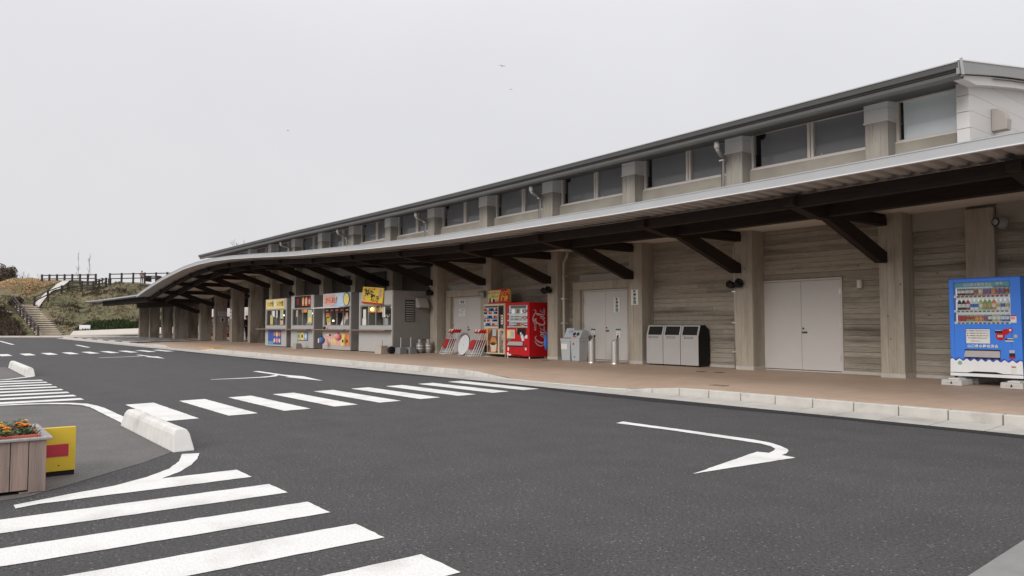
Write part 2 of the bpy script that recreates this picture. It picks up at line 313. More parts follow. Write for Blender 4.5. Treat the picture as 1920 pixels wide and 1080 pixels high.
def ribbon(mb, pts, w, to3, depth=0.003, sub=6):
    # calligraphic stroke: pts (x, y[, width factor]) -> thin raised strip
    P = [(p[0], p[1], p[2] if len(p) > 2 else 1.0) for p in pts]; out = []
    for i in range(len(P) - 1):
        p0 = P[max(i - 1, 0)]; p1 = P[i]; p2 = P[i + 1]; p3 = P[min(i + 2, len(P) - 1)]
        for k in range(sub):
            t = k / sub
            out.append([0.5 * (2 * p1[j] + (p2[j] - p0[j]) * t + (2 * p0[j] - 5 * p1[j] + 4 * p2[j] - p3[j]) * t * t + (3 * p1[j] - p0[j] - 3 * p2[j] + p3[j]) * t ** 3) for j in range(3)])
    out.append(list(P[-1])); n = len(out); vs = []
    for i, p in enumerate(out):
        a = out[max(i - 1, 0)]; b = out[min(i + 1, n - 1)]; dx, dy = b[0] - a[0], b[1] - a[1]; q = math.hypot(dx, dy) or 1
        nx, ny = -dy / q * w * p[2] / 2, dx / q * w * p[2] / 2
        for s_ in (1, -1):
            vs.append(to3(p[0] + nx * s_, p[1] + ny * s_, depth))
    mb.add(vs, [(2 * i, 2 * i + 1, 2 * i + 3, 2 * i + 2) for i in range(n - 1)])

# ------------------------------------------------------------------ ground, road, markings
g = MB().poly([(-1500, -1500, -0.05), (1500, -1500, -0.05), (1500, 1500, -0.05), (-1500, 1500, -0.05)]).build('ground', mat('far_ground', (0.10, 0.095, 0.06), 0.9, 0.2, 0.05), kind='structure')
road = MB().poly([(-110, -60, 0), (30, -60, 0), (30, 9.5, 0), (-70, 9.5, 0), (-110, 34, 0)]).build('road', M_asph, kind='structure')
def flat(name, pts, m, z=0.004):
    if m.name == 'road_paint':          # rolled paint never ends in a ruler-straight edge
        out = []; rr = random.Random(len(road.children))
        for (xa, ya), (xb, yb) in zip(pts, pts[1:] + pts[:1]):
            n = int(min(60, math.hypot(xb - xa, yb - ya) / .06)) if math.hypot(xa, ya) < 16 else 0
            out.append((xa, ya))
            for k in range(1, n):
                t = k / n; out.append((xa + (xb - xa) * t + rr.gauss(0, .0028), ya + (yb - ya) * t + rr.gauss(0, .0028)))
        pts = out
    return MB().poly([(x, y, z) for x, y in pts]).build(name, m, road)
# near crossing: stripes along Y, ends at Y = 2.08
for i, x0 in enumerate((-6.34, -5.62, -4.90, -4.18, -3.42, -2.68)):
    y0 = (0.9 if i == 0 else -2.2)
    flat('crossing_stripe', [(x0, y0), (x0 + 0.365, y0), (x0 + 0.365, 2.08), (x0, 2.08)] if i else [(-5.97, 2.07), (-6.34, 2.07), (-6.34, 1.49), (-6.52, 1.66), (-6.79, 1.83), (-7.14, 1.98), (-7.37, 2.06), (-7.42, 1.92), (-7.05, 1.80), (-6.73, 1.64), (-6.47, 1.41), (-6.27, 1.14), (-6.13, 0.76), (-6.02, 0.50), (-5.90, 0.50), (-5.955, 0.64)], M_paint)
# crossing towards the building
for i in range(9):
    y0 = 2.41 + 0.7925 * i; dx = -0.105 * i
    flat('crossing_stripe', [(-12.53 + dx, y0), (-12.60 + dx, y0 + 0.41), (-10.11 + dx * 0.86, y0 + 0.40), (-10.08 + dx * 0.86, y0)], M_paint)
# far crossing
for i in range(-4, 9):
    y0 = 2.36 + 0.795 * i; dx = -0.27 * i
    flat('crossing_stripe', [(-37.4 + dx, y0), (-37.55 + dx, y0 + 0.38), (-35.3 + dx * 0.75, y0 + 0.38), (-35.1 + dx * 0.75, y0)], M_paint)
# zebra crossing behind the second kerb block
for i in range(8):
    xa = -19.41 + 0.755 * i
    flat('crossing_stripe', [(xa, -2.4), (xa + 0.34, -2.4), (xa + 0.34, 2.05), (xa, 2.05)], M_paint)
# arrows
flat('turn_arrow', [(-6.52, 6.87), (-5.74, 6.88), (-5.06, 6.88), (-4.65, 6.87), (-4.44, 6.83), (-4.24, 6.72), (-4.10, 6.61), (-4.03, 6.52), (-3.97, 6.39), (-3.94, 6.26), (-3.79, 6.24), (-3.89, 4.91), (-4.19, 6.24), (-4.08, 6.27), (-4.13, 6.43), (-4.18, 6.53), (-4.29, 6.63), (-4.45, 6.70), (-4.94, 6.72), (-5.63, 6.74), (-6.47, 6.70)], M_paint)
flat('lane_arrow', [(-19.52, 6.74), (-19.55, 6.91), (-17.72, 6.88), (-16.93, 7.04), (-15.29, 6.80), (-16.94, 6.60), (-17.0, 6.72), (-17.68, 6.72)], M_paint)
flat('lane_arrow', [(-17.83, 6.715), (-17.66, 6.715), (-17.33, 6.55), (-17.10, 6.22), (-17.06, 5.6), (-17.12, 5.0), (-17.2, 5.0), (-17.24, 5.7), (-17.3, 6.15), (-17.46, 6.42)], M_paint)
flat('lane_arrow', [(-33.4, 6.78), (-33.4, 6.92), (-31.2, 6.92), (-31.0, 7.06), (-29.0, 6.83), (-31.1, 6.62), (-31.2, 6.76)], M_paint)
flat('lane_arrow', [(-32.2, 6.755), (-31.98, 6.755), (-31.7, 6.5), (-31.3, 5.8), (-31.05, 5.05), (-31.2, 5.05), (-31.5, 5.8), (-31.85, 6.4)], M_paint)
flat('lane_line', [(-69.0, 4.40), (-69.0, 4.58), (-55.6, 4.42), (-55.6, 4.24)], M_paint)
flat('lane_line', [(-52.6, 7.22), (-52.6, 7.42), (-46.2, 7.12), (-46.2, 6.92)], M_paint)
# island of older, paler asphalt with its white edge line
isl = [(-7.66, 1.92), (-7.2, 1.56), (-6.89, 1.25), (-6.5, 0.86), (-6.27, 0.62), (-6.1, 0.0), (-6.0, -2.5), (-13.4, -2.5), (-13.46, 0.91), (-13.27, 1.2), (-13.05, 1.62), (-12.75, 1.83), (-12.44, 1.90), (-11.0, 1.915)]
flat('island', isl, M_asph_old, 0.003)
flat('edge_line', [(-13.66, -2.4), (-13.66, 0.92), (-13.62, 1.24), (-13.52, 1.55), (-13.32, 1.82), (-13.05, 1.98), (-12.62, 2.05), (-12.17, 2.08), (-10.04, 2.08), (-10.04, 1.93), (-11.2, 1.93), (-11.93, 1.93), (-12.41, 1.935), (-12.83, 1.89), (-13.13, 1.75), (-13.34, 1.5), (-13.46, 1.22), (-13.50, 0.9), (-13.50, -2.4)], M_paint, 0.0055)
flat('edge_line', [(-20.72, 2.05), (-20.5, 1.92), (-19.8, 1.45), (-19.45, -2.4), (-19.62, -2.4), (-19.95, 1.4), (-20.85, 1.97)], M_paint, 0.0055)
flat('island', [(-25.9, 1.86), (-20.8, 1.86), (-20.0, 1.4), (-19.7, -2.4), (-27, -2.4)], M_asph_old, 0.003)
# dark strip of fresh asphalt along the gutter
pts = []; back = []
for k in range(90):
    x = 2.0 - k * 0.5
    wd = (0.30 if k < 26 else 0.18) + 0.09 * math.sin(k * 0.37) + random.uniform(-0.03, 0.04)
    pts.append((x, 9.5)); back.append((x, 9.44 - max(0.03, wd)))
mb = MB()
for k in range(89): mb.add([(pts[k][0], pts[k][1], 0.004), (pts[k + 1][0], pts[k + 1][1], 0.004), (back[k + 1][0], back[k + 1][1], 0.004), (back[k][0], back[k][1], 0.004)], [(0, 1, 2, 3)])
mb.build('asphalt_seam', M_seam, road)

# kerb and pavement
def zk(x):
    def dip(a, b, lo, x):
        if a <= x <= b: return lo
        if x < a: t = (a - x) / 1.5
        else: t = (x - b) / 1.5
        t = min(1, t); return lo + (0.15 - lo) * t
    return min(dip(-12.9, -9.6, 0.035, x), dip(-41.5, -36.3, 0.03, x), 0.15 if x > -46 else 0.10)
kerb = bpy.data.objects.new('kerb', None); COL.objects.link(kerb); kerb['kind'] = 'structure'
x = 2.0; meshes = {}
while x > -78:
    ln = 0.6 if x > -46 else 2.4
    za, zb = zk(x), zk(x - ln); j = random.uniform(-0.003, 0.003)
    gp = 0.006
    mb = MB(); y0, y1 = 10.0 + j, 10.125 + j; xa, xb = x - gp, x - ln + gp
    mb.add([(xb, y0, -0.1), (xa, y0, -0.1), (xa, y1, -0.1), (xb, y1, -0.1), (xb, y0 + .012, zb + .002), (xa, y0 + .012, za + .002), (xa, y1, za + .002), (xb, y1, zb + .002)],
           [(0, 3, 2, 1), (4, 5, 6, 7), (0, 1, 5, 4), (1, 2, 6, 5), (2, 3, 7, 6), (3, 0, 4, 7)])
    mb.build('kerb_stone', M_kerb, kerb, 0.012)
    mb = MB(); mb.add([(xb, 9.48, -0.1), (xa, 9.48, -0.1), (xa, 9.992, -0.1), (xb, 9.992, -0.1), (xb, 9.48, .008), (xa, 9.48, .008), (xa, 9.992, .026), (xb, 9.992, .026)],
           [(0, 3, 2, 1), (4, 5, 6, 7), (0, 1, 5, 4), (1, 2, 6, 5), (2, 3, 7, 6), (3, 0, 4, 7)])
    mb.build('gutter_slab', M_gut, kerb, 0.004)
    x -= ln
MB().box(-78, 9.485, -0.2, 2, 10.12, -0.004).build('joint_mortar', M_gut, kerb)
mb = MB(); xs = [3 - 0.75 * i for i in range(112)]; ys = [10.128, 11.0, 12.2, 17.0]
for i in range(len(xs) - 1):
    for j in range(3):
        q = []
        for (xx, yy) in ((xs[i], ys[j]), (xs[i + 1], ys[j]), (xs[i + 1], ys[j + 1]), (xs[i], ys[j + 1])):
            t = min(1, max(0, (yy - 10.1) / 2.1)); q.append((xx, yy, zk(xx) * (1 - t) + 0.15 * t))
        mb.add(q, [(0, 1, 2, 3)])
mb.add([(-40, 17, .15), (-120, 17, .15), (-120, 40, .15), (-40, 40, .15)], [(0, 1, 2, 3)])
pave = mb.build('pavement', M_tile, kind='structure')
for (cx, cy, w, d) in ((-10.72, 13.86, .22, .10), (-10.3, 13.95, .22, .10), (-16.9, 14.55, .3, .08), (-8.09, 10.95, .28, .2)):
    box('drain_cover', M_dark if cy > 12 else mat('drain_tan', (0.2, 0.16, 0.13), 0.6), pave, cx - w / 2, cy - d / 2, .12, cx + w / 2, cy + d / 2, .156)
for k in range(4):
    box('tactile_slab', M_tact, pave, -39.4 + k * 0.62, 10.9, .0, -38.82 + k * 0.62, 11.5, .118)
random.seed(3)
for k in range(44):
    x0 = -50.5 - (k % 11) * 2.3 - (k // 11) * 0.6; y0 = 10.3 + (k // 11) * 1.35
    box('paving_slab', M_slabd if (k % 2 == (k // 11) % 2) else M_slabl, pave, x0 - 2.2, y0, .1, x0, y0 + (1.3 if y0 < 13 else 1.2), .158)
# second pavement corner at the right front
mb = MB(); mb.poly([(-1.46, 3.2, .012), (-1.30, 3.2, .012), (-1.36, 5.6, .012), (-1.60, 5.6, .012)]); mb.build('gutter_edge', mat('thin_gutter', (0.2, 0.198, 0.192), 0.85, 0.12, 8), road)
mb = MB()
for k in range(6):
    mb.box(-1.335 + .01, 3.0 + k * .55, -.05, 0.4, 3.0 + k * .55 + .54, .02)
mb.build('slab_strip', mat('bluish_slab', (0.15, 0.15, 0.162), 0.7, 0.1, 3), road)

# ------------------------------------------------------------------ building
B = thing('station_building', 'long low concrete roadside station with arched grey roof and dark timber canopy', 'building')
CX = [-7.11 - 3.45 * i for i in range(-1, 16)]        # CX[0] is the column just outside the frame
def cx(i): return -7.11 - 3.45 * i
UX = -.22          # the upper storey posts sit slightly left of the lower ones
YF, YW = 15.3, 15.78
PROF = [(6, 3.74), (-3.45, 3.74), (-7.0, 3.69), (-10.7, 3.67), (-14.5, 3.69), (-17.66, 3.72), (-21.64, 3.83), (-27.99, 4.07), (-32.28, 4.31), (-35.75, 4.48), (-38.6, 4.56), (-41.2, 4.56), (-43.8, 4.48), (-46.04, 4.32), (-48.6, 4.10), (-50.81, 3.86), (-53.2, 3.58), (-55.5, 3.28), (-57.5, 3.28), (-66, 3.30), (-76, 3.36)]
def zf(x):
    for (a, za), (b, zb) in zip(PROF, PROF[1:]):
        if b <= x <= a:
            t = (a - x) / (a - b); return za + (zb - za) * t
    return PROF[0][1] if x > 0 else PROF[-1][1]
def dz(x): return zf(x) - 3.69

# wall bays: each course of board-marked concrete is its own strip of relief
def bay(x0, x1, z0, z1, holes=()):
    random.seed(int(abs(x0) * 100)); mb = MB(); bh = 0.118; z = z0
    holes = [(max(h[0], x0), min(h[1], x1), h[2]) for h in holes]
    while z < z1 - 0.01:
        zt = min(z + bh, z1); segs = [(x0, x1)]
        for (hx0, hx1, hz) in holes:
            if z < hz - 0.02:
                segs = [q for s0, s1 in segs for q in ((s0, hx0), (hx1, s1)) if q[1] - q[0] > .03]
        for s0, s1 in segs:
            a = s0
            while a < s1 - 0.02:
                b = min(s1, a + random.uniform(1.4, 3.8));
                if s1 - b < 0.3: b = s1
                o = random.uniform(-0.007, 0.007)
                mb.box(a + .0025, YW + o, z + random.uniform(0.001, .008), b - .0025, YW + 0.06, zt - .0015)
                a = b
        z = zt
    w = mb.build('wall', M_wall, B)
    bk = MB(); last = x0
    for (hx0, hx1, hz) in sorted(holes):
        bk.box(last, YW + .05, z0, hx0, YW + .3, z1); bk.box(hx0, YW + .05, hz, hx1, YW + .3, z1); last = hx1
    bk.box(last, YW + .05, z0, x1, YW + .3, z1)
    bk.build('wall_backing', M_wall, w)
    sk = MB(); last = x0
    for (hx0, hx1, hz) in sorted(holes): sk.box(last, YW - .025, .14, hx0, YW + .02, .215); last = hx1
    sk.box(last, YW - .025, .14, x1, YW + .02, .215); sk.build('skirting', M_skirt, w)
DOORS = {0: (-10.42, -8.42), 2: (-16.56, -14.70), 4: (-23.68, -21.82)}
for i in range(-2, 5):
    a, b = cx(i + 1) + .235, cx(i) - .235
    hs = [(DOORS[i][0] - .04, DOORS[i][1] + .04, 2.26)] if i in DOORS else []
    if i == -2: b = 3.0
    zt = 3.44 + dz((a + b) / 2) + .1
    bay(a, b, .15, zt, hs)
# concrete portal frames round the two narrower doors
for i in (2, 4):
    d0, d1 = DOORS[i]; mb = MB(); y0 = YW - .13
    mb.box(d0 - .36, y0, .15, d0 - .045, YW + .04, 2.27); mb.box(d0 - .36, y0, 2.272, cx(i) - .24, YW + .04, 2.52)
    if cx(i) - .24 - d1 > .1: mb.box(d1 + .045, y0, .15, cx(i) - .24, YW + .04, 2.27)
    mb.build('door_portal', M_colu, B, 0.01)
    mb = MB(); mb.box(d0 - .05, y0 + .004, 2.525, cx(i) - .24, YW + .03, 2.72); mb.build('lintel_band', mat('bluish_concrete', (0.25, 0.24, 0.225), 0.85, 0.15, 4, (0.4, 1, 4)), B)
# pilaster on the end bay and the smooth head band
box('pilaster', M_colu, B, -5.86, YW - .13, .15, -5.36, YW + .05, 3.42, 0.012)
box('head_band', M_band, B, -6.87, YW - .03, 3.10, -5.865, YW + .02, 3.50, 0.006)
box('head_band', M_band, B, -5.355, YW - .03, 3.10, -3.9, YW + .02, 3.50, 0.006)
# doors
def hinge(mb, x, z): mb.box(x - .018, YW - .035, z - .055, x + .018, YW - .02, z + .055)
for i, (d0, d1) in DOORS.items():
    yd = YW + .02
    fr = MB(); fr.box(d0 - .04, yd - .045, .152, d0, yd + .06, 2.255); fr.box(d1, yd - .045, .152, d1 + .04, yd + .06, 2.255); fr.box(d0 - .04, yd - .046, 2.215, d1 + .04, yd + .06, 2.26); fr.box(d0 - .04, yd - .02, .148, d1 + .04, yd + .06, .175)
    do = fr.build('door', M_doorf, B)
    mid = (d0 + d1) / 2 + (0.05 if i == 0 else 0)
    box('door_leaf', M_door, do, d0 + .004, yd - .025, .19, mid - .003, yd + .03, 2.21, .004)
    box('door_leaf', M_door, do, mid + .003, yd - .025, .19, d1 - .004, yd + .03, 2.21, .004)
    for z in (.5, 1.2, 1.95):
        for xx in (d0 + .006, d1 - .006):
            mb = MB(); hinge(mb, xx, z); mb.build('hinge', M_steel, do)
    mb = MB(); mb.box(mid + .02, yd - .035, 1.02, mid + .14, yd - .025, 1.06); mb.tube([(mid + .05, yd - .03, 1.13), (mid + .05, yd - .055, 1.13)], .02, 8)
    mb.box(mid + .03, yd - .075, 1.03, mid + .13, yd - .045, 1.05); mb.box(mid + .05, yd - .07, 1.035, mid + .065, yd - .03, 1.045)
    mb.build('door_handle', mat('dark_handle', (0.08, 0.075, 0.07), 0.4, metal=0.6), do)
# columns
for i in range(-1, 12):
    x = cx(i); random.seed(i + 50); mb = MB()
    if i < 10: y1 = YW + .1
    else: y1 = YF + .75
    top = 3.62 + max(0, dz(x) - .1)
    m = M_colu if i < 10 else M_fin
    mb.box(x - .231, YF + .004, .15, x + .231, y1, top)
    n = 3
    for k in range(n):      # vertical form boards
        xa = x - .235 + .47 * k / n; o = random.uniform(0, .004)
        mb.box(xa + .0012, YF - .002 - o, .152, xa + .47 / n - .0012, YF + .02, top - .001)
    ns = 3 if i < 10 else 5
    for k in range(ns):
        ya = YF + .012 + (y1 - YF - .03) * k / ns; o = random.uniform(0, .003)
        for sgn in (1, -1):
            mb.box(x + sgn * .22, ya + .0012, .152, x + sgn * (.2335 + o), ya + (y1 - YF - .03) / ns - .0012, top - .001)
    c = mb.build('column', m, B, 0.004)
    if i < 10: box('column_skirting', M_skirt, c, x - .245, YF - .014, .14, x + .245, YW, .235, .004)
    # upper column head: ledge and two courses of grey cladding
    if i >= 0:
        x += UX; ub = MB(); ub.box(x - .231, YF + .004, 3.5, x + .231, YW + .1, 5.40)
        for k in range(3):
            xa = x - .235 + .47 * k / 3; ub.box(xa + .0012, YF - .002 - random.uniform(0, .004), 3.502, xa + .47 / 3 - .0012, YF + .02, 5.399)
        ub.build('upper_post', M_upost, c, .004)
        box('ledge', M_alu, c, x - .262, YF - .03, 5.375, x + .262, YW + .1, 5.402)
        for za, zb in ((5.403, 5.655), (5.66, 5.93)):
            box('cladding_panel', M_clad2, c, x - .245, YF - .016, za, x + .245, YW + .1, zb, .003)
for i in (11, 12, 13, 14, 16, 17.1, 18.35, 19.5):
    if i == 11: continue
    x = cx(i); random.seed(int(i * 7)); mb = MB(); top = min(3.55 + dz(x), 3.6 + dz(x)) if i < 15 else 2.92
    dp = .95 if i == 16 else .75; mb.box(x - .231, YF + .004, .14, x + .231, YF + dp + .02, top)
    for k in range(3):
        xa = x - .235 + .47 * k / 3; mb.box(xa + .0012, YF - .002 - random.uniform(0, .004), .152, xa + .47 / 3 - .0012, YF + .02, top - .001)
    for k in range(5):
        ya = YF + .012 + dp * k / 5
        for sgn in (1, -1): mb.box(x + sgn * .22, ya + .0012, .152, x + sgn * (.2335 + random.uniform(0, .004)), ya + dp / 5 - .0012, top - .001)
    mb.build('column', M_fin, B, .004)
mb = MB(); mb.box(-64.2, 16.7, .14, -63.7, 17.5, 2.9); mb.build('column', M_fin, B, .006)

# concrete between canopy roof and clerestory sills, windows
for i in range(0, 12):
    a, b = cx(i + 1) + .2315 + UX, cx(i) - .2315 + UX
    box('sill_wall', M_band, B, a, YW - .18, 3.55, b, YW + .15, 4.93, .004)
    w0, w1 = a + .01, b - .01; zb, zt = 4.935, 5.86; y = YW - .06
    fr = MB(); t = .055
    fr.box(w0, y - .05, zb, w1, y + .05, zb + .07); fr.box(w0, y - .05, zt - t, w1, y + .05, zt)
    fr.box(w0, y - .05, zb + .07, w0 + t, y + .05, zt - t); fr.box(w1 - t, y - .05, zb + .07, w1, y + .05, zt - t)
    fr.box(w0, y - .10, zb - .0, w1, y - .052, zb + .035)
    mid = (w0 + w1) / 2 + .05
    fr.box(mid - .07, y - .06, zb + .071, mid - .006, y + .05, zt - t - .001); fr.box(mid + .006, y - .045, zb + .071, mid + .07, y + .05, zt - t - .001)
    wi = fr.build('window', M_alu, B)
    box('pane', M_glass, wi, w0 + t, y - .005, zb + .07, mid - .07, y + .003, zt - t)
    box('pane', M_glass, wi, mid + .07, y + .010, zb + .07, w1 - t, y + .018, zt - t)
    box('roller_screen', M_panegrey, wi, w0 + t + .16, y + .034, zb + .03, mid - .03, y + .04, zt - .01); box('roller_screen', M_panegrey, wi, mid + .03, y + .044, zb + .03, w1 - .02, y + .05, zt - .01)  # grey sheets added behind the glass to give the panes their grey tone
    if i % 2 == 0: MB().tube([(w0 + .26, y + .02, zt - .1), (w0 + .26, y + .03, zt - .1)], .09, 12).build('screen_reel', M_dark, wi)  # dark disc added at the upper left of every second window
    if i % 2 == 0: MB().tube([(mid + .25, y - .012, 5.04), (mid + .25, y - .02, 5.04)], .014, 8).build('glass_sticker', M_offw, wi)
# last, single pane with a pale blind
a, b = cx(0) + .2315 + UX, -5.86
box('sill_wall', M_band, B, a, YW - .18, 3.55, b + .05, YW + .15, 4.93, .004)
fr = MB(); y = YW - .06; zb, zt = 4.935, 5.83
fr.box(a, y - .05, zb, b, y + .05, zb + .07); fr.box(a, y - .05, zt - .03, b, y + .05, zt); fr.box(a, y - .05, zb + .07, a + .055, y + .05, zt - .03); fr.box(b - .055, y - .05, zb + .07, b, y + .05, zt - .03); fr.box(a, y - .10, zb, b, y - .052, zb + .035)
wi = fr.build('window', M_alu, B)
box('pane', glass_mat('clear_glass', (0.95, 0.97, 0.98), 1.7), wi, a + .055, y - .005, zb + .07, b - .055, y + .003, zt - .03)
box('blind', M_blind, wi, a + .13, y + .012, zb + .072, b - .056, y + .02, zt - .032)
# end block cladding and gable wall
def zroof(Y):       # underside of the arched roof along the gable
    t = Y - 14.3; return 5.66 + 0.20 * t - 0.0078 * t * t
rows = [(4.62, 4.90), (4.905, 5.215), (5.22, 5.53), (5.535, 5.86)]
for za, zb in rows:
    box('cladding_panel', M_clad, B, -5.80, YF - .02, za + .004, -5.58, YF + .06, zb, .003)
for r in range(9):
    za = 4.62 + .3125 * r; zb = za + .308; ya = YF + .062
    while ya < 30:
        yb = min(30, ya + (5.2 if r % 2 else 6.9)); pts = []
        za2 = za
        top = [(yy, min(zb, zroof(yy) - .14)) for yy in [ya + (yb - .006 - ya) * k / 6 for k in range(7)]]
        top = [(yy, zz) for yy, zz in top if zz > za + .01]
        if len(top) >= 2:
            poly = [(top[0][0], za), (top[-1][0], za)] + [(yy, zz) for yy, zz in reversed(top)]
            MB().prism(poly, 'x', -5.72, -5.58).build('cladding_panel', M_clad, B)
        ya = yb
# base of the gable wall (low wing to the right is behind the canopy)
box('parapet', M_band, B, -5.92, YF - .015, 3.6, -5.575, YW + .19, 4.612, .004); box('parapet', M_band, B, -5.57, YF + .1, 3.5, 3.0, 16.4, 4.70, .004)
box('low_wing', M_band, B, -5.70, 16.1, 2.2, 3.0, 30, 4.60)
hood = MB(); hood.prism([(-5.575, 5.0), (-5.32, 5.0), (-5.30, 5.2), (-5.36, 5.36), (-5.46, 5.43), (-5.575, 5.44)], 'y', 16.33, 16.56); hood.build('vent_hood', mat('hood_beige', (0.34, 0.31, 0.29), 0.5, 0.05), B, .008)
# upper roof: arch swept along X, eave fascia, gutter, soffit
XR0, XR1 = -5.38, -52.4
def sag(x): return -0.10 * math.sin(math.pi * min(1, max(0, (XR0 - x) / 30.0))) if x > -35.4 else 0.02 * (-35.4 - x) / 17
xs = [XR0 + (XR1 - XR0) * k / 40 for k in range(41)]
yp = [14.3, 14.6, 15.2, 16, 17, 18.5, 20, 22, 24.5, 27, 30]
mb = MB()
def rt(Y): return zroof(Y) + .24
for k in range(40):
    for j in range(len(yp) - 1):
        xa, xb = xs[k], xs[k + 1]
        mb.add([(xa, yp[j], rt(yp[j]) + sag(xa)), (xb, yp[j], rt(yp[j]) + sag(xb)), (xb, yp[j + 1], rt(yp[j + 1]) + sag(xb)), (xa, yp[j + 1], rt(yp[j + 1]) + sag(xa))], [(0, 1, 2, 3)])
mb.build('upper_roof', mat('pale_metal_roof', (0.5, 0.5, 0.5), 0.4), B)
mb = MB()
for k in range(40):
    xa, xb = xs[k], xs[k + 1]; za, zb = rt(14.3) + sag(xa), rt(14.3) + sag(xb)
    q = lambda y, d: [(xa, y, za + d), (xb, y, zb + d)]
    prof = [(14.3, -.008), (14.3, -.125), (14.36, -.135), (14.36, -.16), (14.50, -.165)]
    for (ya, da), (yb, db) in zip(prof, prof[1:]):
        mb.add([(xa, ya, za + da), (xb, ya, zb + da), (xb, yb, zb + db), (xa, yb, za + db)], [(0, 1, 2, 3)])
mb.build('eave_fascia', M_roof, B)
mb = MB()
for k in range(40):
    xa, xb = xs[k], xs[k + 1]; za, zb = rt(14.3) + sag(xa), rt(14.3) + sag(xb)
    prof = [(14.325, -.005), (14.315, -.005), (14.29, .012), (14.285, .002)]
    mb.add([(xa, 14.285, za), (xb, 14.285, zb), (xb, 14.32, zb + .012), (xa, 14.32, za + .012)], [(0, 1, 2, 3)])
    mb.add([(xa, 14.285, za), (xb, 14.285, zb), (xb, 14.285, zb - .022), (xa, 14.285, za - .022)], [(0, 1, 2, 3)])
mb.build('eave_trim', M_fascia, B)
mb = MB()
for k in range(40):
    xa, xb = xs[k], xs[k + 1]; za, zb = rt(14.3) + sag(xa), rt(14.3) + sag(xb)
    prof = [(14.40, -.15), (14.375, -.185), (14.38, -.24), (14.42, -.275), (14.52, -.275), (14.56, -.22)]
    for (ya, da), (yb, db) in zip(prof, prof[1:]):
        mb.add([(xa, ya, za + da), (xb, ya, zb + da), (xb, yb, zb + db), (xa, yb, za + db)], [(0, 1, 2, 3)])
mb.build('gutter', M_gutter, B, smooth=True)
mb = MB()
for k in range(40):
    xa, xb = min(xs[k], -5.61), xs[k + 1]
    mb.add([(xa, 14.5, 5.685 + sag(xa)), (xb, 14.5, 5.685 + sag(xb)), (xb, YW + .2, 5.86 + sag(xb) * .3), (xa, YW + .2, 5.86 + sag(xa) * .3)], [(0, 1, 2, 3)])
mb.build('eave_soffit', M_eavesof, B)
# gable verge: dark fascia segments and white band
ys = [14.3 + .0001] + [14.9 + 1.5 * k for k in range(11)]
def seg(mb, ya, yb, x0, x1, f0, f1):
    n = 4; P = [ya + (yb - ya) * k / n for k in range(n + 1)]
    mb.prism([(p, f0(p)) for p in P] + [(p, f1(p)) for p in reversed(P)], 'x', x0, x1)
for ya, yb in zip(ys, ys[1:]):
    mb = MB(); seg(mb, ya, yb - .006, XR0 - .03, XR0 + .02, lambda p: rt(p) - .235, lambda p: rt(p) + .004); mb.build('verge_panel', M_verge, B)
mb = MB(); seg(mb, 14.28, 30, XR0 - .06, XR0 + .035, lambda p: rt(p) + .006, lambda p: rt(p) + .03); mb.build('verge_trim', M_white, B)
mb = MB(); P = [15.25] + [15.9 + 1.2 * k for k in range(12)]
mb.prism([(14.36, zroof(14.36) - .004), (15.25, zroof(15.25) - .175), (15.25, zroof(15.25) - .004)], 'x', -5.60, -5.43)
for p, q in zip(P, P[1:]): mb.prism([(p, zroof(p) - .175), (q, zroof(q) - .175), (q, zroof(q) - .004), (p, zroof(p) - .004)], 'x', -5.60, -5.43)
mb.build('verge_band', M_clad, B)
MB().prism([(14.28, 5.93), (14.36, 5.66), (14.42, 5.66), (14.34, 5.96)], 'x', XR0 + .03, XR0 + .06).build('roof_corner_cap', M_fascia, B)
# hall body behind the windows so that the panes look into a dark room
MB().add([(-5.72, 16.1, .1), (-52, 16.1, .1), (-52, 29, .1), (-5.72, 29, .1)], [(0, 1, 2, 3)]).build('hall_floor', M_brown, B)
box('hall_back_wall', M_wall, B, -52, 29, .1, -5.7, 29.2, 6.2); MB().prism([(16.3, .1), (29, .1)] + [(q, zroof(q) - .08) for q in (29, 26, 22, 19, 17, 16.3)], 'x', -46.6, -46.4).build('hall_end_wall', M_wall, B)
mb = MB()
for k in range(40):
    for j in range(3, len(yp) - 1):
        xa, xb = xs[k], xs[k + 1]
        mb.add([(xa, yp[j], zroof(yp[j]) - .05), (xb, yp[j], zroof(yp[j]) - .05), (xb, yp[j + 1], zroof(yp[j + 1]) - .05), (xa, yp[j + 1], zroof(yp[j + 1]) - .05)], [(0, 1, 2, 3)])
mb.build('hall_ceiling', mat('hall_ceiling', (0.16, 0.13, 0.11), 0.8), B)
for i in range(0, 12):      # roof trusses seen through the clerestory
    mb = MB(); x = cx(i) + 1.2; mb.box(x - .1, 16.3, 5.2, x + .1, 24, 5.5); mb.build('roof_truss', M_brown, B)
# dark timber panels behind the stalls
for i in range(6, 10):
    for k in range(3):
        a = cx(i) - .24; wd = (3.45 - .48) / 3; xa = a - wd * (k + 1)
        box('timber_panel', M_brown, B, xa + .012, YW - .02, .15, xa + wd - .012, YW + .1, 3.6 + dz(xa), .006)
box('timber_panel', M_brown, B, cx(6) + .24, YW - .02, .15, cx(5) - .24, YW + .1, 3.7)
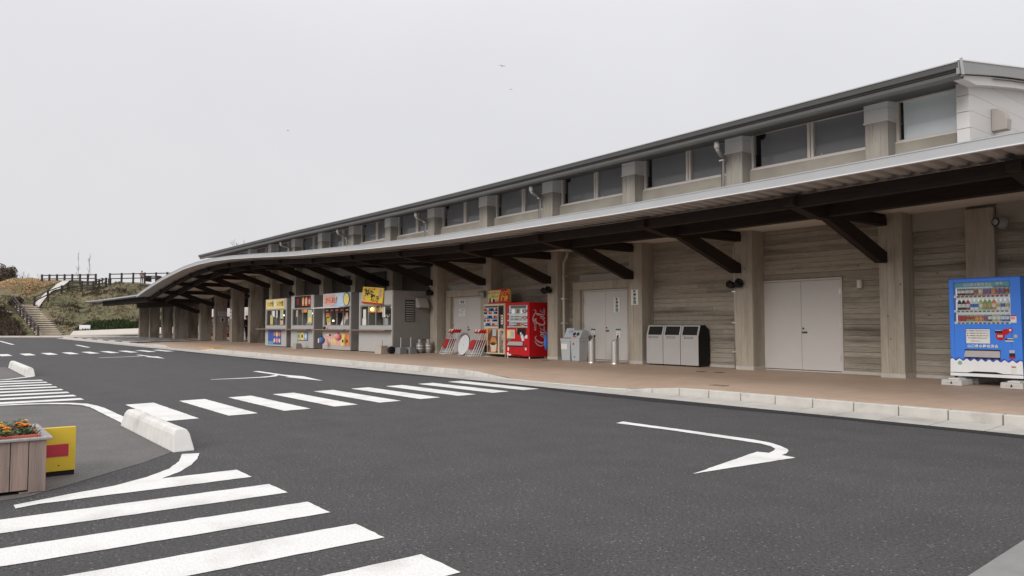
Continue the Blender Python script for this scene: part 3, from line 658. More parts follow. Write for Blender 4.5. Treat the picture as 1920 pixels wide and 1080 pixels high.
# downpipes every second column
for i in (1, 3, 5, 7, 9):
    x = cx(i) + (.42 if i == 3 else -.30); z0 = sag(x)
    mb = MB(); xu = cx(i) - .12
    xu += UX - .12; xh = xu + .25; yh = 14.62; mb.lathe([(.045, 5.42 + z0), (.066, 5.46 + z0), (.066, 5.60 + z0)], xh, yh, 12); mb.tube([(xh, yh, 5.44 + z0), (xh, yh + .03, 5.40 + z0), (xu, YF - .16, 5.36 + z0), (xu, YF - .12, 5.30), (xu, YF - .12, 3.75 + dz(xu))], .045, 10)
    u = mb.build('upper_downpipe', mat('pipe_grey', (0.30, 0.29, 0.275), 0.5, 0.06, 4), B, smooth=True)
    MB().box(xu - .065, YF - .18, 5.20, xu + .065, YF - .0, 5.23).build('pipe_clip', M_steel, u)
    if i < 6:
        mb = MB(); mb.tube([(x, YF + .1, .15), (x, YF + .1, 3.1 + dz(x)), (x, YF + .2, 3.25 + dz(x)), (x, YF + .3, 3.5 + dz(x))], .05, 10)
        lo = mb.build('downpipe', M_pipe, B, smooth=True)
        for z in (.55, 1.25, 2.0, 2.7): MB().box(x - .065, YF + .035, z, x + .065, YF + .2, z + .03).build('pipe_clip', M_steel, lo)

# ------------------------------------------------------------------ canopy
XC = [3.0]
while XC[-1] > -55.4: XC.append(XC[-1] - (1.0 if XC[-1] > -30 else .6))
XC[-1] = -55.5
def sweep(name, prof, m, xs=XC, closed=True, smooth=False, parent=None):
    mb = MB(); n = len(prof); vs = []
    for x in xs: vs += [(x, y, z + dz(x)) for y, z in prof]
    fs = []
    for k in range(len(xs) - 1):
        for j in range(n if closed else n - 1):
            fs.append((k * n + j, k * n + (j + 1) % n, (k + 1) * n + (j + 1) % n, (k + 1) * n + j))
    if closed: fs += [tuple(range(n - 1, -1, -1)), tuple((len(xs) - 1) * n + j for j in range(n))]
    mb.add(vs, fs); return mb.build(name, m, parent or B, smooth=smooth)
sweep('canopy_fascia', [(11.2, 3.535), (11.2, 3.672), (11.19, 3.674), (11.19, 3.692), (11.25, 3.70), (11.25, 3.535)], M_fascia)
sweep('canopy_edge_strip', [(11.185, 3.520), (11.185, 3.534), (11.26, 3.534), (11.26, 3.520)], M_white)
sweep('canopy_roof', [(11.22, 3.697), (13, 3.86), (15.35, 4.15)], M_deck, closed=False)
# corrugated deck: ribs run from the edge to the wall
mb = MB(); x = 3.0; per = .27
while x > -55.3:
    pr = [(0, 0), (.035, .055), (.10, .055), (.135, 0), (.27, 0)]
    for (a, za), (b, zb) in zip(pr, pr[1:]):
        xa, xb = x - a, x - b
        mb.add([(xa, 11.255, 3.53 + za + dz(xa)), (xb, 11.255, 3.53 + zb + dz(xb)), (xb, 13.05, 3.50 + zb + dz(xb)), (xa, 13.05, 3.50 + za + dz(xa))], [(0, 1, 2, 3)])
    x -= per
mb.build('corrugated_deck', M_deck, B)
sweep('soffit', [(13.08, 3.47), (15.9, 3.46)], M_soff, closed=False)
sweep('canopy_beam', [(11.95, 3.27), (11.95, 3.475), (12.10, 3.475), (12.10, 3.27)], M_timber)
sweep('canopy_beam', [(12.93, 3.20), (12.93, 3.48), (13.13, 3.48), (13.13, 3.20)], M_timber)
for i in range(-1, 15):
    x = cx(i) - .13; h = dz(x); r_ = MB().prism([(11.83, 3.30 + h), (12.7, 3.155 + h), (13.35, 3.155 + h), (13.35, 3.42 + h), (11.83, 3.46 + h)], 'x', x - .10, x + .10).build('canopy_bracket', M_timber, B, .006)
    MB().prism([(13.04, 3.16 + h), (13.28, 3.37 + h), (15.296, 2.68 + h), (15.296, 2.47 + h), (15.06, 2.46 + h)], 'x', x - .075, x + .075).build('strut', M_timber, r_, .006)
    MB().box(x - .08, 13.3, 3.225 + h, x + .08, 15.295, 3.385 + h).build('tie_beam', M_timber, r_, .006)
    MB().box(x - .05, 13.36, 3.39 + h, x + .05, 15.9, 3.45 + h).build('packing_piece', M_timber, r_)
# low flat roof at the far left end
xs2 = [-55.5, -58, -62, -66, -70, -76]
sweep('end_roof', [(11.2, 3.60), (11.2, 3.69), (19, 3.75), (19, 3.6)], M_fascia, xs2)
sweep('end_beam', [(11.9, 3.2), (11.9, 3.60), (12.2, 3.60), (12.2, 3.2)], M_timber, [-55.2, -60, -66, -72])
sweep('end_soffit', [(12.2, 3.50), (19, 3.50)], M_timber, xs2, closed=False)
sweep('end_beam', [(15.2, 3.10), (15.2, 3.5), (16.3, 3.5), (16.3, 3.10)], M_timber, [-55.2, -60, -66, -75])
for (bx) in (-69.5, -65.3): MB().box(bx - .6, 12.8, 2.98, bx + .6, 12.9, 3.03).build('strip_lamp_housing', M_steel, B)
# deeper soffit and dark lowered beam over the open passage
sweep('passage_soffit', [(15.9, 3.46), (19.2, 3.46)], M_timber, [x for x in XC if x < -40.5] + [-56, -66, -76], closed=False)
MB().box(-78, 18.6, 2.55, -46.5, 18.8, 4.6).build('passage_beam', M_timber, B)
# pale building beyond the passage
P2 = thing('pale_building', 'pale grey siding wall seen between the columns beyond the passage', 'building')
box('siding_wall', M_lav, P2, -100, 24.2, .15, -58, 24.5, 3.6)
for k in range(60): box('siding_rib', M_lav, P2, -100 + k * .7, 24.16, .15, -99.9 + k * .7, 24.2, 3.6)

# ------------------------------------------------------------------ food stalls
KY, KZ = 13.66, .15
def stall(x0, w, h, label, depth=2.05):
    k = thing('food_stall', label, 'food stall', (x0, KY, KZ), 0, 'grey food stalls under the canopy')
    b = MB(); t = .05
    b.box(0, 0, .03, w, t, .93)                                     # lower front
    b.box(0, 0, .93, .09, t, h); b.box(w - .09, 0, .93, w, t, h); b.box(.09, 0, 1.84, w - .09, t, h)
    b.box(.09, 0, .93, w - .09, t, 1.02)
    b.box(0, t, 0.03, t, depth, h - .04); b.box(t, depth - t, .03, w - t, depth, h - .04)
    b.build('stall_body', M_grey, k, .004)
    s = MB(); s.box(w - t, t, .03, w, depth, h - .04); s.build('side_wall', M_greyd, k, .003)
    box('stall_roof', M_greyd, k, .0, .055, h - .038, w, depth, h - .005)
    box('base_frame', M_black, k, .04, .04, 0, w - .04, depth, .028)
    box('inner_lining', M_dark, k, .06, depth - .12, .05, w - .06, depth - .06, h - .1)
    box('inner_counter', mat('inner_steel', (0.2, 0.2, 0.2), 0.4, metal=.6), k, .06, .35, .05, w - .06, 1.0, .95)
    fr = MB(); y = .02
    fr.box(.09, y, 1.02, .13, y + .05, 1.84); fr.box(w - .13, y, 1.02, w - .09, y + .05, 1.84); fr.box(.13, y, 1.02, w - .13, y + .05, 1.06); fr.box(.13, y, 1.80, w - .13, y + .05, 1.84)
    n = 4
    for j in range(1, n):
        xm = .13 + (w - .26) * j / n; fr.box(xm - .018, y + .005, 1.06, xm + .018, y + .04, 1.80)
    win = fr.build('stall_window', mat('window_rail', (0.30, 0.29, 0.28), 0.5), k)
    for j in range(n):
        if j == 2: continue                                          # the serving opening stands open
        xa = .13 + (w - .26) * j / n + .018; xb = .13 + (w - .26) * (j + 1) / n - .018
        box('pane', M_kglass, win, xa, y + .02, 1.06, xb, y + .026, 1.80)
    box('counter', mat('counter_wood', (0.23, 0.15, 0.12), 0.5, 0.15, 6), k, -.55, -.30, .845, w - .03, -.003, .885, .004)
    return k
def picture(parent, name, x, z, w, h, m, y=-.012, th=.010, tilt=0):
    o = MB().box(-w / 2, 0, -h / 2, w / 2, th, h / 2).build(name, m, parent); o.location = (x, y, z); o.rotation_euler = (0, tilt, 0); return o
def blocks(parent, name, x, z, w, h, cols, mats, rows=1, y=-.016, seed=1, fill=.8):
    rr = random.Random(seed)
    for r in range(rows):
        for c in range(cols):
            cw, ch = w / cols, h / rows
            xx, zz = x - w / 2 + cw * (c + .5), z - h / 2 + ch * (r + .5)
            f = fill * rr.uniform(.8, 1.1)
            MB().lathe([(0.001, 0), (.5, .0), (.5, .5), (0.001, .5)], 0, 0, 10, False).xf(Matrix.Translation((xx, y, zz)) @ Matrix.Diagonal((cw * f, .006, ch * f, 1)) @ Matrix.Rotation(math.pi / 2, 4, 'X') @ Matrix.Translation((0, 0, -.25))).build(name, rr.choice(mats), parent)
def bulb(parent, x, y, z, m, r=.035):
    o = MB().ball((x, y, z), r, 10, 6).build('bulb', m, parent); MB().tube([(x, y, z + r), (x, y, z + r + .25)], .008, 6).build('lamp_cord', M_black, o)

K1 = stall(-37.80, 2.80, 2.36, 'leftmost food stall, two yellow signs above the window and a blue poster below')
K2 = stall(-34.40, 2.60, 2.42, 'food stall with black sign holding three orange plaques with characters')
K3 = stall(-30.80, 2.70, 2.42, 'food stall with a pink and blue chicken sign and a maroon curtain')
K4 = stall(-27.34, 2.72, 2.36, 'rightmost food stall with a tilted yellow sign and blank grey front')
# stall 1
for xx in (.68, 1.98):
    p = picture(K1, 'signboard', xx, 2.10, 1.12, .46, M_yel2)
    text('いか焼', .30, M_black, p, at_front(.02, -.004, 0))
picture(K1, 'price_notice', 1.33, 2.1, .2, .44, M_offw, -.014)
p = picture(K1, 'poster', 1.30, .46, 1.75, .70, M_blued)
blocks(p, 'food_picture', .35, .0, 1.0, .62, 3, [M_yel2, M_pink, M_orange, M_pink2], 2, -.004, 4)
MB().box(-.85, -.004, -.34, -.1, .002, -.2).build('poster_wave', M_teal, p)
picture(K1, 'menu_sheet', .75, 1.32, .30, .46, M_yel2, .035); picture(K1, 'menu_sheet', 1.0, 1.62, .34, .3, M_offw, .035); picture(K1, 'menu_sheet', 1.45, 1.6, .2, .36, M_lav, .035)
picture(K1, 'menu_sheet', 2.1, 1.55, .42, .5, mat('pale_green_print', (0.42, 0.46, 0.30), 0.6, 0.3, 12), .035); picture(K1, 'menu_sheet', 2.1, 1.22, .4, .28, M_pink, .035)
bulb(K1, 1.2, .5, 1.55, M_bulbw)
vb = picture(K1, 'side_banner', -.10, 1.3, .16, 1.5, M_pink, .1)
# stall 2
p = picture(K2, 'signboard', 1.35, 2.13, 1.85, .54, M_black)
for q in range(3):
    xx = .10 + .36 * q
    pl = MB().prism([(-.12, -.18), (.12, -.18), (.13, .14), (0, .22), (-.13, .14)], 'y', -.006, .0).build('plaque', M_orange if q < 2 else M_red, p); pl.location = (xx, -.002, 0)
    text('お好焼'[q], .24, M_offw, pl, at_front(0, -.008, -.02))
text('炭', .36, M_redd, p, at_front(-.52, -.004, 0))
p = picture(K2, 'poster', 1.40, .55, 1.25, .40, M_black)
for q, mm in enumerate((mat('pale_green_print', (0, 0, 0)), M_yel2, mat('pale_blue_print', (0.25, 0.36, 0.55), 0.6, 0.2, 10))):
    f = MB().box(-.19, -.006, -.17, .19, 0, .17).build('food_picture', mm, p); f.location = (-.4 + .4 * q, -.002, 0)
    MB().lathe([(.001, 0), (.09, 0), (.09, .006), (.001, .006)], 0, 0, 10).xf(Matrix.Translation((0, -.008, 0)) @ Matrix.Rotation(math.pi / 2, 4, 'X')).build('dish', [M_green, M_brown, M_offw][q], f)
picture(K2, 'menu_sheet', 2.12, 1.45, .44, .62, mat('pale_green_print', (0, 0, 0)), .035); picture(K2, 'menu_sheet', 2.12, 1.3, .42, .2, M_yel2, .03); picture(K2, 'menu_sheet', .62, 1.6, .16, .3, M_pink, .035)
picture(K2, 'red_curtain', 1.42, 1.74, .62, .2, M_orange, .06)
for xx in (1.3, 1.5): bulb(K2, xx, .4, 1.6, M_bulbw)
for q, mm in enumerate((M_plg, M_offw, M_plg, M_white)):
    MB().lathe([(.05, .95), (.05, 1.15), (.02, 1.2), (.02, 1.25)], .75 + q * .13, .5, 8).build('sauce_bottle', mm, K2)
box('cash_register', M_white, K2, 1.95, .4, .95, 2.3, .7, 1.15, .01)
# stall 3
p = picture(K3, 'signboard', 1.33, 2.13, 2.56, .54, mat('pale_blue_sky_print', (0.52, 0.62, 0.70), 0.5, 0.1, 3, col2=(0.20, 0.42, 0.68), c2scale=1.2))
pp = MB().box(-.62, -.006, -.24, .52, 0, .24).build('food_picture', M_pink, p); pp.location = (-.6, -.002, 0)
text('からあげ', .30, mat('bright_red', (0.55, 0.07, 0.04), 0.5), p, at_front(-.45, -.012, -.03), lw=.006)
el = MB().lathe([(.001, 0), (.25, 0), (.25, .006), (.001, .006)], 0, 0, 16).xf(Matrix.Translation((0, -.006, 0)) @ Matrix.Rotation(math.pi / 2, 4, 'X')).build('food_picture', M_yel2, p); el.location = (1.02, -.002, 0)
MB().lathe([(.24, 0), (.29, 0), (.29, .004), (.24, .004)], 0, 0, 18).xf(Matrix.Translation((0, -.004, 0)) @ Matrix.Rotation(math.pi / 2, 4, 'X')).build('dark_ring', M_black, el)
MB().prism([(-.05, 1.83), (-.02, 1.86), (-.5, 1.80), (-.52, 1.77)], 'x', -.1, 2.66).xf(Matrix.Identity(4)).build('awning_strip', M_white, K3)
cur = mat('maroon_curtain', (0.13, 0.035, 0.04), 0.8, 0.15, 8)
for q in range(5):
    f = MB().box(-.23, 0, -.11, .23, .012, .11).build('curtain_panel', cur, K3); f.location = (.36 + q * .49, .03, 1.69)
    MB().box(-.13, -.004, -.03, .13, 0, .03).build('curtain_print', M_offw if q % 2 == 0 else M_pink, f)
picture(K3, 'menu_sheet', .42, 1.5, .34, .26, M_orange, .035); picture(K3, 'menu_sheet', .5, 1.3, .36, .22, mat('lime_print', (0.38, 0.40, 0.06), 0.6), .035); picture(K3, 'menu_sheet', .55, 1.12, .36, .16, M_pink, .035)
bulb(K3, .42, .3, 1.25, M_bulbw, .04); bulb(K3, 1.95, .2, 1.56, M_bulbw, .04)
MB().prism([(.15, 1.03), (.40, 1.03), (.45, 1.45), (.30, 1.45)], 'x', 1.42, 1.78).build('price_stand', M_lav, K3)
box('red_tray', M_pink2, K3, 1.3, .08, 1.021, 1.8, .3, 1.06); box('menu_sheet', M_pink, K3, 2.2, .03, 1.3, 2.4, .035, 1.65)
p = picture(K3, 'poster', 1.36, .46, 2.2, .52, M_pink)
blocks(p, 'food_picture', -.25, -.08, 1.55, .3, 6, [M_offw, M_yel2, M_pink2, M_pink], 1, -.004, 5, .75)
for q in range(2):
    f = MB().box(-.19, -.006, -.25, .19, 0, .25).build('food_picture', (M_yel2, M_orange)[q], p); f.location = (.68 + .41 * q, -.002, 0)
    MB().lathe([(.001, 0), (.07, 0), (.07, .006), (.001, .006)], 0, 0, 10).xf(Matrix.Translation((0, -.008, -.06)) @ Matrix.Rotation(math.pi / 2, 4, 'X')).build('dish', M_brown, f)
for q in range(6): MB().box(-.9 + q * .25, -.006, .14, -.9 + q * .25 + .17, .0, .21).build('poster_print', (M_offw, M_black, M_plg)[q % 3], p)
box('table_bottle', M_brown, K3, .45, -.2, .886, .55, -.1, 1.0, .02)
# stall 4: tilted sign, lit lamps, side wall fittings
for q, (xx, zz, w, h) in enumerate(((.42, 1.5, .22, .36), (.40, 1.18, .32, .30), (2.0, 1.55, .2, .38))): picture(K4, 'menu_sheet', xx, zz, w, h, M_offw, .03)
pb = picture(K4, 'inner_banner', 1.25, 1.68, 1.4, .28, M_yel2, .12); text('焼き', .26, M_black, pb, at_front(.28, -.004, 0))
MB().box(-.7, -.003, -.14, .7, 0, -.11).build('banner_stripe', M_redd, pb)
bulb(K4, .92, .09, 1.68, M_bulb, .055); bulb(K4, 2.30, .2, 1.74, M_bulbw, .025)
box('griddle', M_plg, K4, 1.45, .3, .95, 1.85, .7, 1.32, .01); MB().lathe([(.22, .95), (.25, 1.15), (.1, 1.3), (.05, 1.34)], .85, .55, 12).build('pot', mat('dull_steel', (0.25, 0.24, 0.23), 0.35, metal=.8), K4)
for q in range(4): MB().ball((1.45 + .12 * q, .4, 1.40 + .05 * (q % 2)), .06, 8, 5).build('paper_roll', M_offw, K4)
lv = box('louvre', M_black, K4, 2.721, .55, 1.20, 2.735, .95, 2.0)
for q in range(9): MB().prism([(2.736, 1.23 + q * .085), (2.75, 1.22 + q * .085), (2.736, 1.27 + q * .085)], 'y', .57, .93).build('louvre_slat', M_greyd, lv)
vh = MB(); vh.prism([(2.722, 1.72), (3.0, 1.72), (3.02, 1.78), (2.84, 2.08), (2.722, 2.10)], 'y', 1.0, 1.42); vh.build('vent_hood', mat('hood_beige', (0, 0, 0)), K4, .006)
box('wall_top_trim', M_greyd, K4, 2.60, 1.5, 2.33, 2.735, 2.0, 2.36)
ys = thing('stall_sign', 'tilted yellow sign with black brush characters on top of the stall', 'sign', (-26.10, 13.62, 2.36), 0)
ys.rotation_euler = (R_(-4), R_(4), 0); ys.scale = (.93, 1, .78)
sb = MB(); sb.box(-.92, -.02, -.40, .92, .01, .40); sb.build('sign_panel', M_yel, ys)
box('red_border', M_red, ys, -.92, -.026, -.42, .92, -.005, -.35)
text('特牛', .40, M_black, ys, at_front(-.28, -.024, .06, R_(-6)), lw=.008); text('焼き', .38, M_black, ys, at_front(.28, -.024, -.17, R_(-4)), lw=.008)
text('元祖', .14, M_redd, ys, at_front(-.74, -.024, .25)); text('かにと一緒に', .1, M_redd, ys, at_front(-.05, -.024, .31))
for (xx, zz, sc) in ((.68, .14, 1.0), (-.72, -.14, .7)):
    sq = MB(); sq.prism([(0, .26), (.12, .08), (.13, -.1), (.06, -.24), (-.06, -.24), (-.13, -.1), (-.12, .08)], 'y', -.03, -.021); o = sq.build('squid_picture', M_pink, ys); o.location = (xx, 0, zz); o.scale = (sc, 1, sc)
    for q in range(4): MB().box(-.09, -.033, -.14 + q * .08, .09, -.0301, -.12 + q * .08).build('picture_line', mat('print_brown', (0.22, 0.10, 0.06), 0.6), o)
M_lant = mat('blue_paper', (0.07, 0.15, 0.40), 0.7, 0.08, 6)
# paper lanterns hanging from the counters
for (nm, xx, zz, m, lab) in (('paper_lantern', -30.03, .68, M_lant, 'blue paper lantern hanging at left end of the stall counter'), ('paper_lantern', -28.42, .84, M_pink2, 'pink paper lantern hanging above the food poster')):
    o = thing(nm, lab, 'lantern', (xx, 13.28, zz), 0, 'paper lanterns')
    MB().ball((0, 0, -.12), .145, 14, 8, (1, 1, 1.05)).build('lantern_shade', m, o, smooth=True)
    MB().lathe([(.06, .02), (.06, .045)], 0, 0, 10).build('cap', M_black, o); MB().tube([(0, 0, .04), (0, 0, .14)], .006, 6).build('cord', M_black, o)
    if m is M_lant: MB().box(-.05, -.15, -.22, .05, -.13, -.03).build('white_panel', M_lav, o)

# parasol bases, gas cylinders
def parasol_base(x, y, m, label, w=.34, h=.25, post=.30):
    o = thing('parasol_base', label, 'parasol base', (x, y, .15), R_(8), 'concrete parasol bases')
    a, b = w / 2, w / 2 - .05
    MB().add([(-a, -a, 0), (a, -a, 0), (a, a, 0), (-a, a, 0), (-b, -b, h), (b, -b, h), (b, b, h), (-b, b, h)], [(0, 3, 2, 1), (4, 5, 6, 7), (0, 1, 5, 4), (1, 2, 6, 5), (2, 3, 7, 6), (3, 0, 4, 7)]).build('block', m, o, .01)
    MB().tube([(0, 0, h - .02), (0, 0, h + post)], .025, 8).build('socket_tube', M_steel, o)
    return o
M_bgrey = mat('grey_block', (0.20, 0.205, 0.21), 0.8, 0.1, 6)
parasol_base(-32.35, 13.15, mat('beige_block', (0.30, 0.27, 0.245), 0.85, 0.1, 6), 'concrete parasol base in front of the stall with orange plaques', .36, .24, .22)
parasol_base(-24.72, 13.30, mat('tan_block', (0.40, 0.34, 0.285), 0.85, 0.1, 6), 'tan concrete parasol base at front corner of the rightmost stall', .40, .30, .2)
parasol_base(-24.25, 13.82, M_bgrey, 'grey parasol base, left one of two beside the stall side wall', .36, .24, .36)
parasol_base(-24.25, 14.24, M_bgrey, 'grey parasol base nearest to the gas cylinders', .36, .24, .36)
ty = thing('roller_wheel', 'black rubber roller wheel behind the tan parasol base', 'wheel', (-24.42, 13.52, .15))
MB().lathe([(.06, -.06), (.13, -.06), (.14, -.03), (.14, .03), (.13, .06), (.06, .06)], 0, 0, 16).xf(Matrix.Translation((0, 0, .14)) @ Matrix.Rotation(math.pi / 2, 4, 'Y')).build('tyre', M_black, ty, smooth=True)
MB().lathe([(.01, -.05), (.06, -.05), (.06, .05), (.01, .05)], 0, 0, 12).xf(Matrix.Translation((0, 0, .14)) @ Matrix.Rotation(math.pi / 2, 4, 'Y')).build('hub', M_plg, ty)
def cylinder(x, y, label, m):
    o = thing('gas_cylinder', label, 'gas cylinder', (x, y, .15), 0, 'gas cylinders by the stall wall')
    MB().lathe([(.11, 0), (.11, .03), (.125, .05), (.13, .09), (.13, .33), (.12, .37), (.09, .40), (.05, .415)], 0, 0, 18).build('tank', m, o, smooth=True)
    MB().lathe([(.07, .40), (.072, .42), (.072, .53), (.066, .53), (.066, .42)], 0, 0, 14, False).build('collar', m, o, smooth=True)
    MB().tube([(0, 0, .41), (0, 0, .50)], .022, 8).build('valve', M_steel, o)
    for z in (.17, .27): MB().lathe([(.1305, z), (.132, z), (.132, z + .03), (.1305, z + .03)], 0, 0, 18, False).build('printed_band', M_offw, o)
    return o
M_gas = mat('gas_grey', (0.27, 0.265, 0.26), 0.45, 0.1, 6, metal=.3)
cylinder(-24.30, 14.66, 'grey gas cylinder on the left beside the parasol base', M_gas)
cylinder(-24.28, 15.02, 'grey gas cylinder on the right next to the concrete column', mat('gas_beige', (0.31, 0.285, 0.27), 0.5, 0.1, 6, metal=.2))
MB().tube([(-24.30, 14.66, .62), (-24.40, 14.76, .66), (-24.40, 14.92, .66), (-24.28, 15.02, .62)], .012, 6).build('gas_hose', M_black).location = (0, 0, 0)
tag(bpy.data.objects['gas_hose'], 'short black gas hose joining the two grey cylinders', 'hose')

# ------------------------------------------------------------------ folding chairs and round table
def make_chair(label, loc, rz, group, first={}):
    if 'o' in first: return dup(first['o'], loc, rz, label, group)
    o = thing('folding_chair', label, 'folding chair', loc, rz, group); first['o'] = o
    tl = R_(25); M = Matrix.Rotation(-tl, 4, 'X')
    w = .21
    mb = MB(); pts = [(-w, 0, .0), (-w, 0, .70), (-w, .06, .80), (-w, .0, .93), (-w + .03, -.02, .98), (w - .03, -.02, .98), (w, 0, .93), (w, .06, .80), (w, 0, .70), (w, 0, 0)]
    mb.tube(pts, .0115, 8); mb.tube([(-w, 0, 0.012), (w, 0, .012)], .0115, 8); mb.xf(M).build('back_frame', M_white, o, smooth=True)
    mb = MB(); w2 = w - .03; mb.tube([(-w2, .035, .0), (-w2, .03, .62), (w2, .03, .62), (w2, .035, 0)], .0115, 8); mb.tube([(-w2, .035, .12), (w2, .035, .12)], .010, 8); mb.xf(M).build('leg_frame', M_white, o, smooth=True)
    MB().add([(-.17, -.03, .30), (-.12, -.03, .24), (.12, -.03, .24), (.17, -.03, .30), (.18, -.03, .60), (-.18, -.03, .60), (-.17, -.01, .30), (-.12, -.01, .24), (.12, -.01, .24), (.17, -.01, .30), (.18, -.01, .60), (-.18, -.01, .60)],
             [(5, 4, 3, 2, 1, 0), (6, 7, 8, 9, 10, 11)] + [(i, (i + 1) % 6, 6 + (i + 1) % 6, 6 + i) for i in range(6)]).xf(M).build('seat', M_redd, o, .006)
    MB().add([(-w - .01, -.045, .86), (w + .01, -.045, .86), (w + .01, -.015, 1.0), (-w - .01, -.015, 1.0), (-w - .01, .03, .86), (w + .01, .03, .86), (w + .01, .03, 1.0), (-w - .01, .03, 1.0)],
             [(0, 1, 2, 3), (5, 4, 7, 6), (0, 4, 5, 1), (3, 2, 6, 7), (0, 3, 7, 4), (1, 5, 6, 2)]).xf(M).build('backrest', M_red, o, .012)
    for s in (-.11, .1): MB().add([(s - .05, -.044, .885), (s + .05, -.044, .885), (s + .05, -.024, .975), (s - .05, -.024, .975)], [(0, 1, 2, 3)]).xf(Matrix.Translation((0, -.003, 0))).xf(M).build('sticker', M_offw, o)
    return o
ORD = ('front', 'second', 'third', 'fourth', 'hindmost')
for k in range(4):
    make_chair(f'{("front", "second", "third", "rearmost")[k]} red folding chair of the stack left of the round table', (-23.0 + .045 * k, 14.80 + .062 * k, .155), R_(-9 + k), 'folded red chairs left of the table')
for k in range(5):
    make_chair(f'{ORD[k]} red folding chair of the stack right of the round table', (-20.84 + .04 * k, 14.46 + .062 * k, .155), R_(-8 + 1.5 * k), 'folded red chairs right of the table')
tb = thing('round_table', 'white round folding table with black rim leaning on the door', 'table', (-21.72, 14.80, .15), R_(-4))
TM = Matrix.Rotation(R_(-14), 4, 'X') @ Matrix.Translation((0, 0, .375)) @ Matrix.Rotation(math.pi / 2, 4, 'X')
MB().lathe([(.001, .0), (.36, 0), (.36, .012), (.001, .012)], 0, 0, 32).xf(TM).build('tabletop', mat('white_laminate', (0.60, 0.60, 0.61), 0.4, 0.03), tb)
MB().lathe([(.362, -.02), (.375, -.02), (.375, .010), (.362, .010)], 0, 0, 32).xf(TM).build('rim', M_black, tb)
MB().lathe([(.001, .012), (.014, .012), (.014, .016), (.001, .016)], 0, 0, 8).xf(TM).build('centre_hole', M_black, tb)
mb = MB(); mb.tube([(-.42, .12, 0), (-.42, .24, .55), (-.30, .24, .55), (-.30, .12, 0), (-.42, .12, .01)], .012, 6); mb.tube([(-.42, .16, .2), (-.30, .16, .2)], .01, 6); mb.build('folded_legs', M_white, tb)

# ------------------------------------------------------------------ vending machines
def bottle_mesh(m, h, r, can=False):
    mb = MB()
    rr = random.Random(m.name)
    if can:
        mb.lathe([(r * .8, 0), (r, .01), (r, h * .28)], 0, 0, 10); mb.mi = 1; mb.lathe([(r, h * .28), (r, h * rr.choice((.5, .62, .7)))], 0, 0, 10, False)
        mb.mi = 0; mb.lathe([(r * .997, h * .5), (r * .997, h - .02)], 0, 0, 10, False); mb.mi = 2; mb.lathe([(r, h - .02), (r * .8, h)], 0, 0, 10)
    else:
        mb.lathe([(r * .9, 0), (r, .01), (r, h * .22)], 0, 0, 10); mb.mi = 1; mb.lathe([(r * 1.005, h * .22), (r * 1.005, h * .52)], 0, 0, 10, False)
        mb.mi = 0; mb.lathe([(r, h * .52), (r, h * .62), (r * .9, h * .70), (r * .42, h * .86)], 0, 0, 10, False); mb.mi = 2; mb.lathe([(r * .44, h * .86), (r * .44, h * .97)], 0, 0, 10)
    lab = rr.choice((M_offw, M_offw, D_clear, D_red, D_gold)) if m is not D_clear else rr.choice((D_blue, D_white))
    o = mb.build('bottle', [m, lab, M_plg if can else M_white], None, smooth=False); me = o.data; bpy.data.objects.remove(o); return me
C = lambda n, c: mat('drink_' + n, c, 0.35, 0.2, 18)
D_black, D_red, D_clear, D_green, D_lime, D_orange, D_blue, D_brown, D_white, D_purple, D_gold = (C('cola', (0.03, 0.01, 0.01)), C('red', (0.42, 0.03, 0.03)), C('clear', (0.62, 0.68, 0.72)), C('green', (0.20, 0.33, 0.10)), C('lime', (0.42, 0.48, 0.16)), C('orange', (0.60, 0.20, 0.06)), C('blue', (0.06, 0.12, 0.45)), C('brown', (0.12, 0.06, 0.035)), C('white', (0.66, 0.66, 0.66)), C('purple', (0.16, 0.14, 0.34)), C('gold', (0.50, 0.36, 0.16)))
BCACHE = {}
def drink(parent, m, h, r, x, y, z, can):
    key = (m.name, round(h, 3), can)
    if key not in BCACHE: BCACHE[key] = bottle_mesh(m, h, r, can)
    o = link('can' if can else 'bottle', BCACHE[key], parent); o.location = (x, y, z)

# blue machine, near right
V = thing('vending_machine', 'blue drinks vending machine with white wavy base raised on concrete blocks', 'vending machine', (-5.72, 14.5, .27))
W, H, DP = 1.12, 1.76, .74
bd = MB(); wx0, wx1, wz0, wz1 = .075, .965, .955, 1.69
bd.box(0, 0, .12, wx0, .12, H); bd.box(wx1, 0, .12, W, .12, H); bd.box(wx0, 0, wz1, wx1, .12, H); bd.box(wx0, 0, .12, wx1, .12, wz0); bd.box(0, .12, .04, W, DP, H)
bd.build('cabinet', M_blue, V, .008)
box('top_trim', M_blued, V, -.004, -.004, H - .012, W + .004, DP, H + .008)
dw = box('display_case', M_case, V, wx0, .10, wz0, wx1, .118, wz1)
rr = random.Random(5)
shelfz = (wz0 + .03, wz0 + .235, wz0 + .495)
rows = [([D_red, D_red, D_green, D_green, D_orange, D_orange, D_purple, D_brown, D_gold, D_gold, D_blue, D_blue], .125, True), ([D_black, D_black, D_red, D_clear, D_clear, D_lime, D_green, D_green, D_orange, D_white, D_clear, D_white], .20, False), ([D_black, D_black, D_brown, D_brown, D_green, D_gold, D_purple, D_purple, D_orange, D_purple, D_purple, D_green], .125, True)]
for zsh, (ms, bh, can) in zip(shelfz, rows):
    box('shelf', M_white, dw, wx0, .02, zsh - .03, wx1, .10, zsh + .012)
    for q, mm in enumerate(ms):
        xx = wx0 + .075 + q * .0685
        drink(dw, mm, bh, .0325, xx, .062, zsh + .014, can)
        MB().box(xx - .028, .012, zsh - .006, xx + .028, .02, zsh + .008).build('price_tag', M_redd if zsh == shelfz[2] else M_plg, dw); MB().box(xx - .020, .011, zsh - .024, xx + .020, .02, zsh - .011).build('button', M_black, dw)
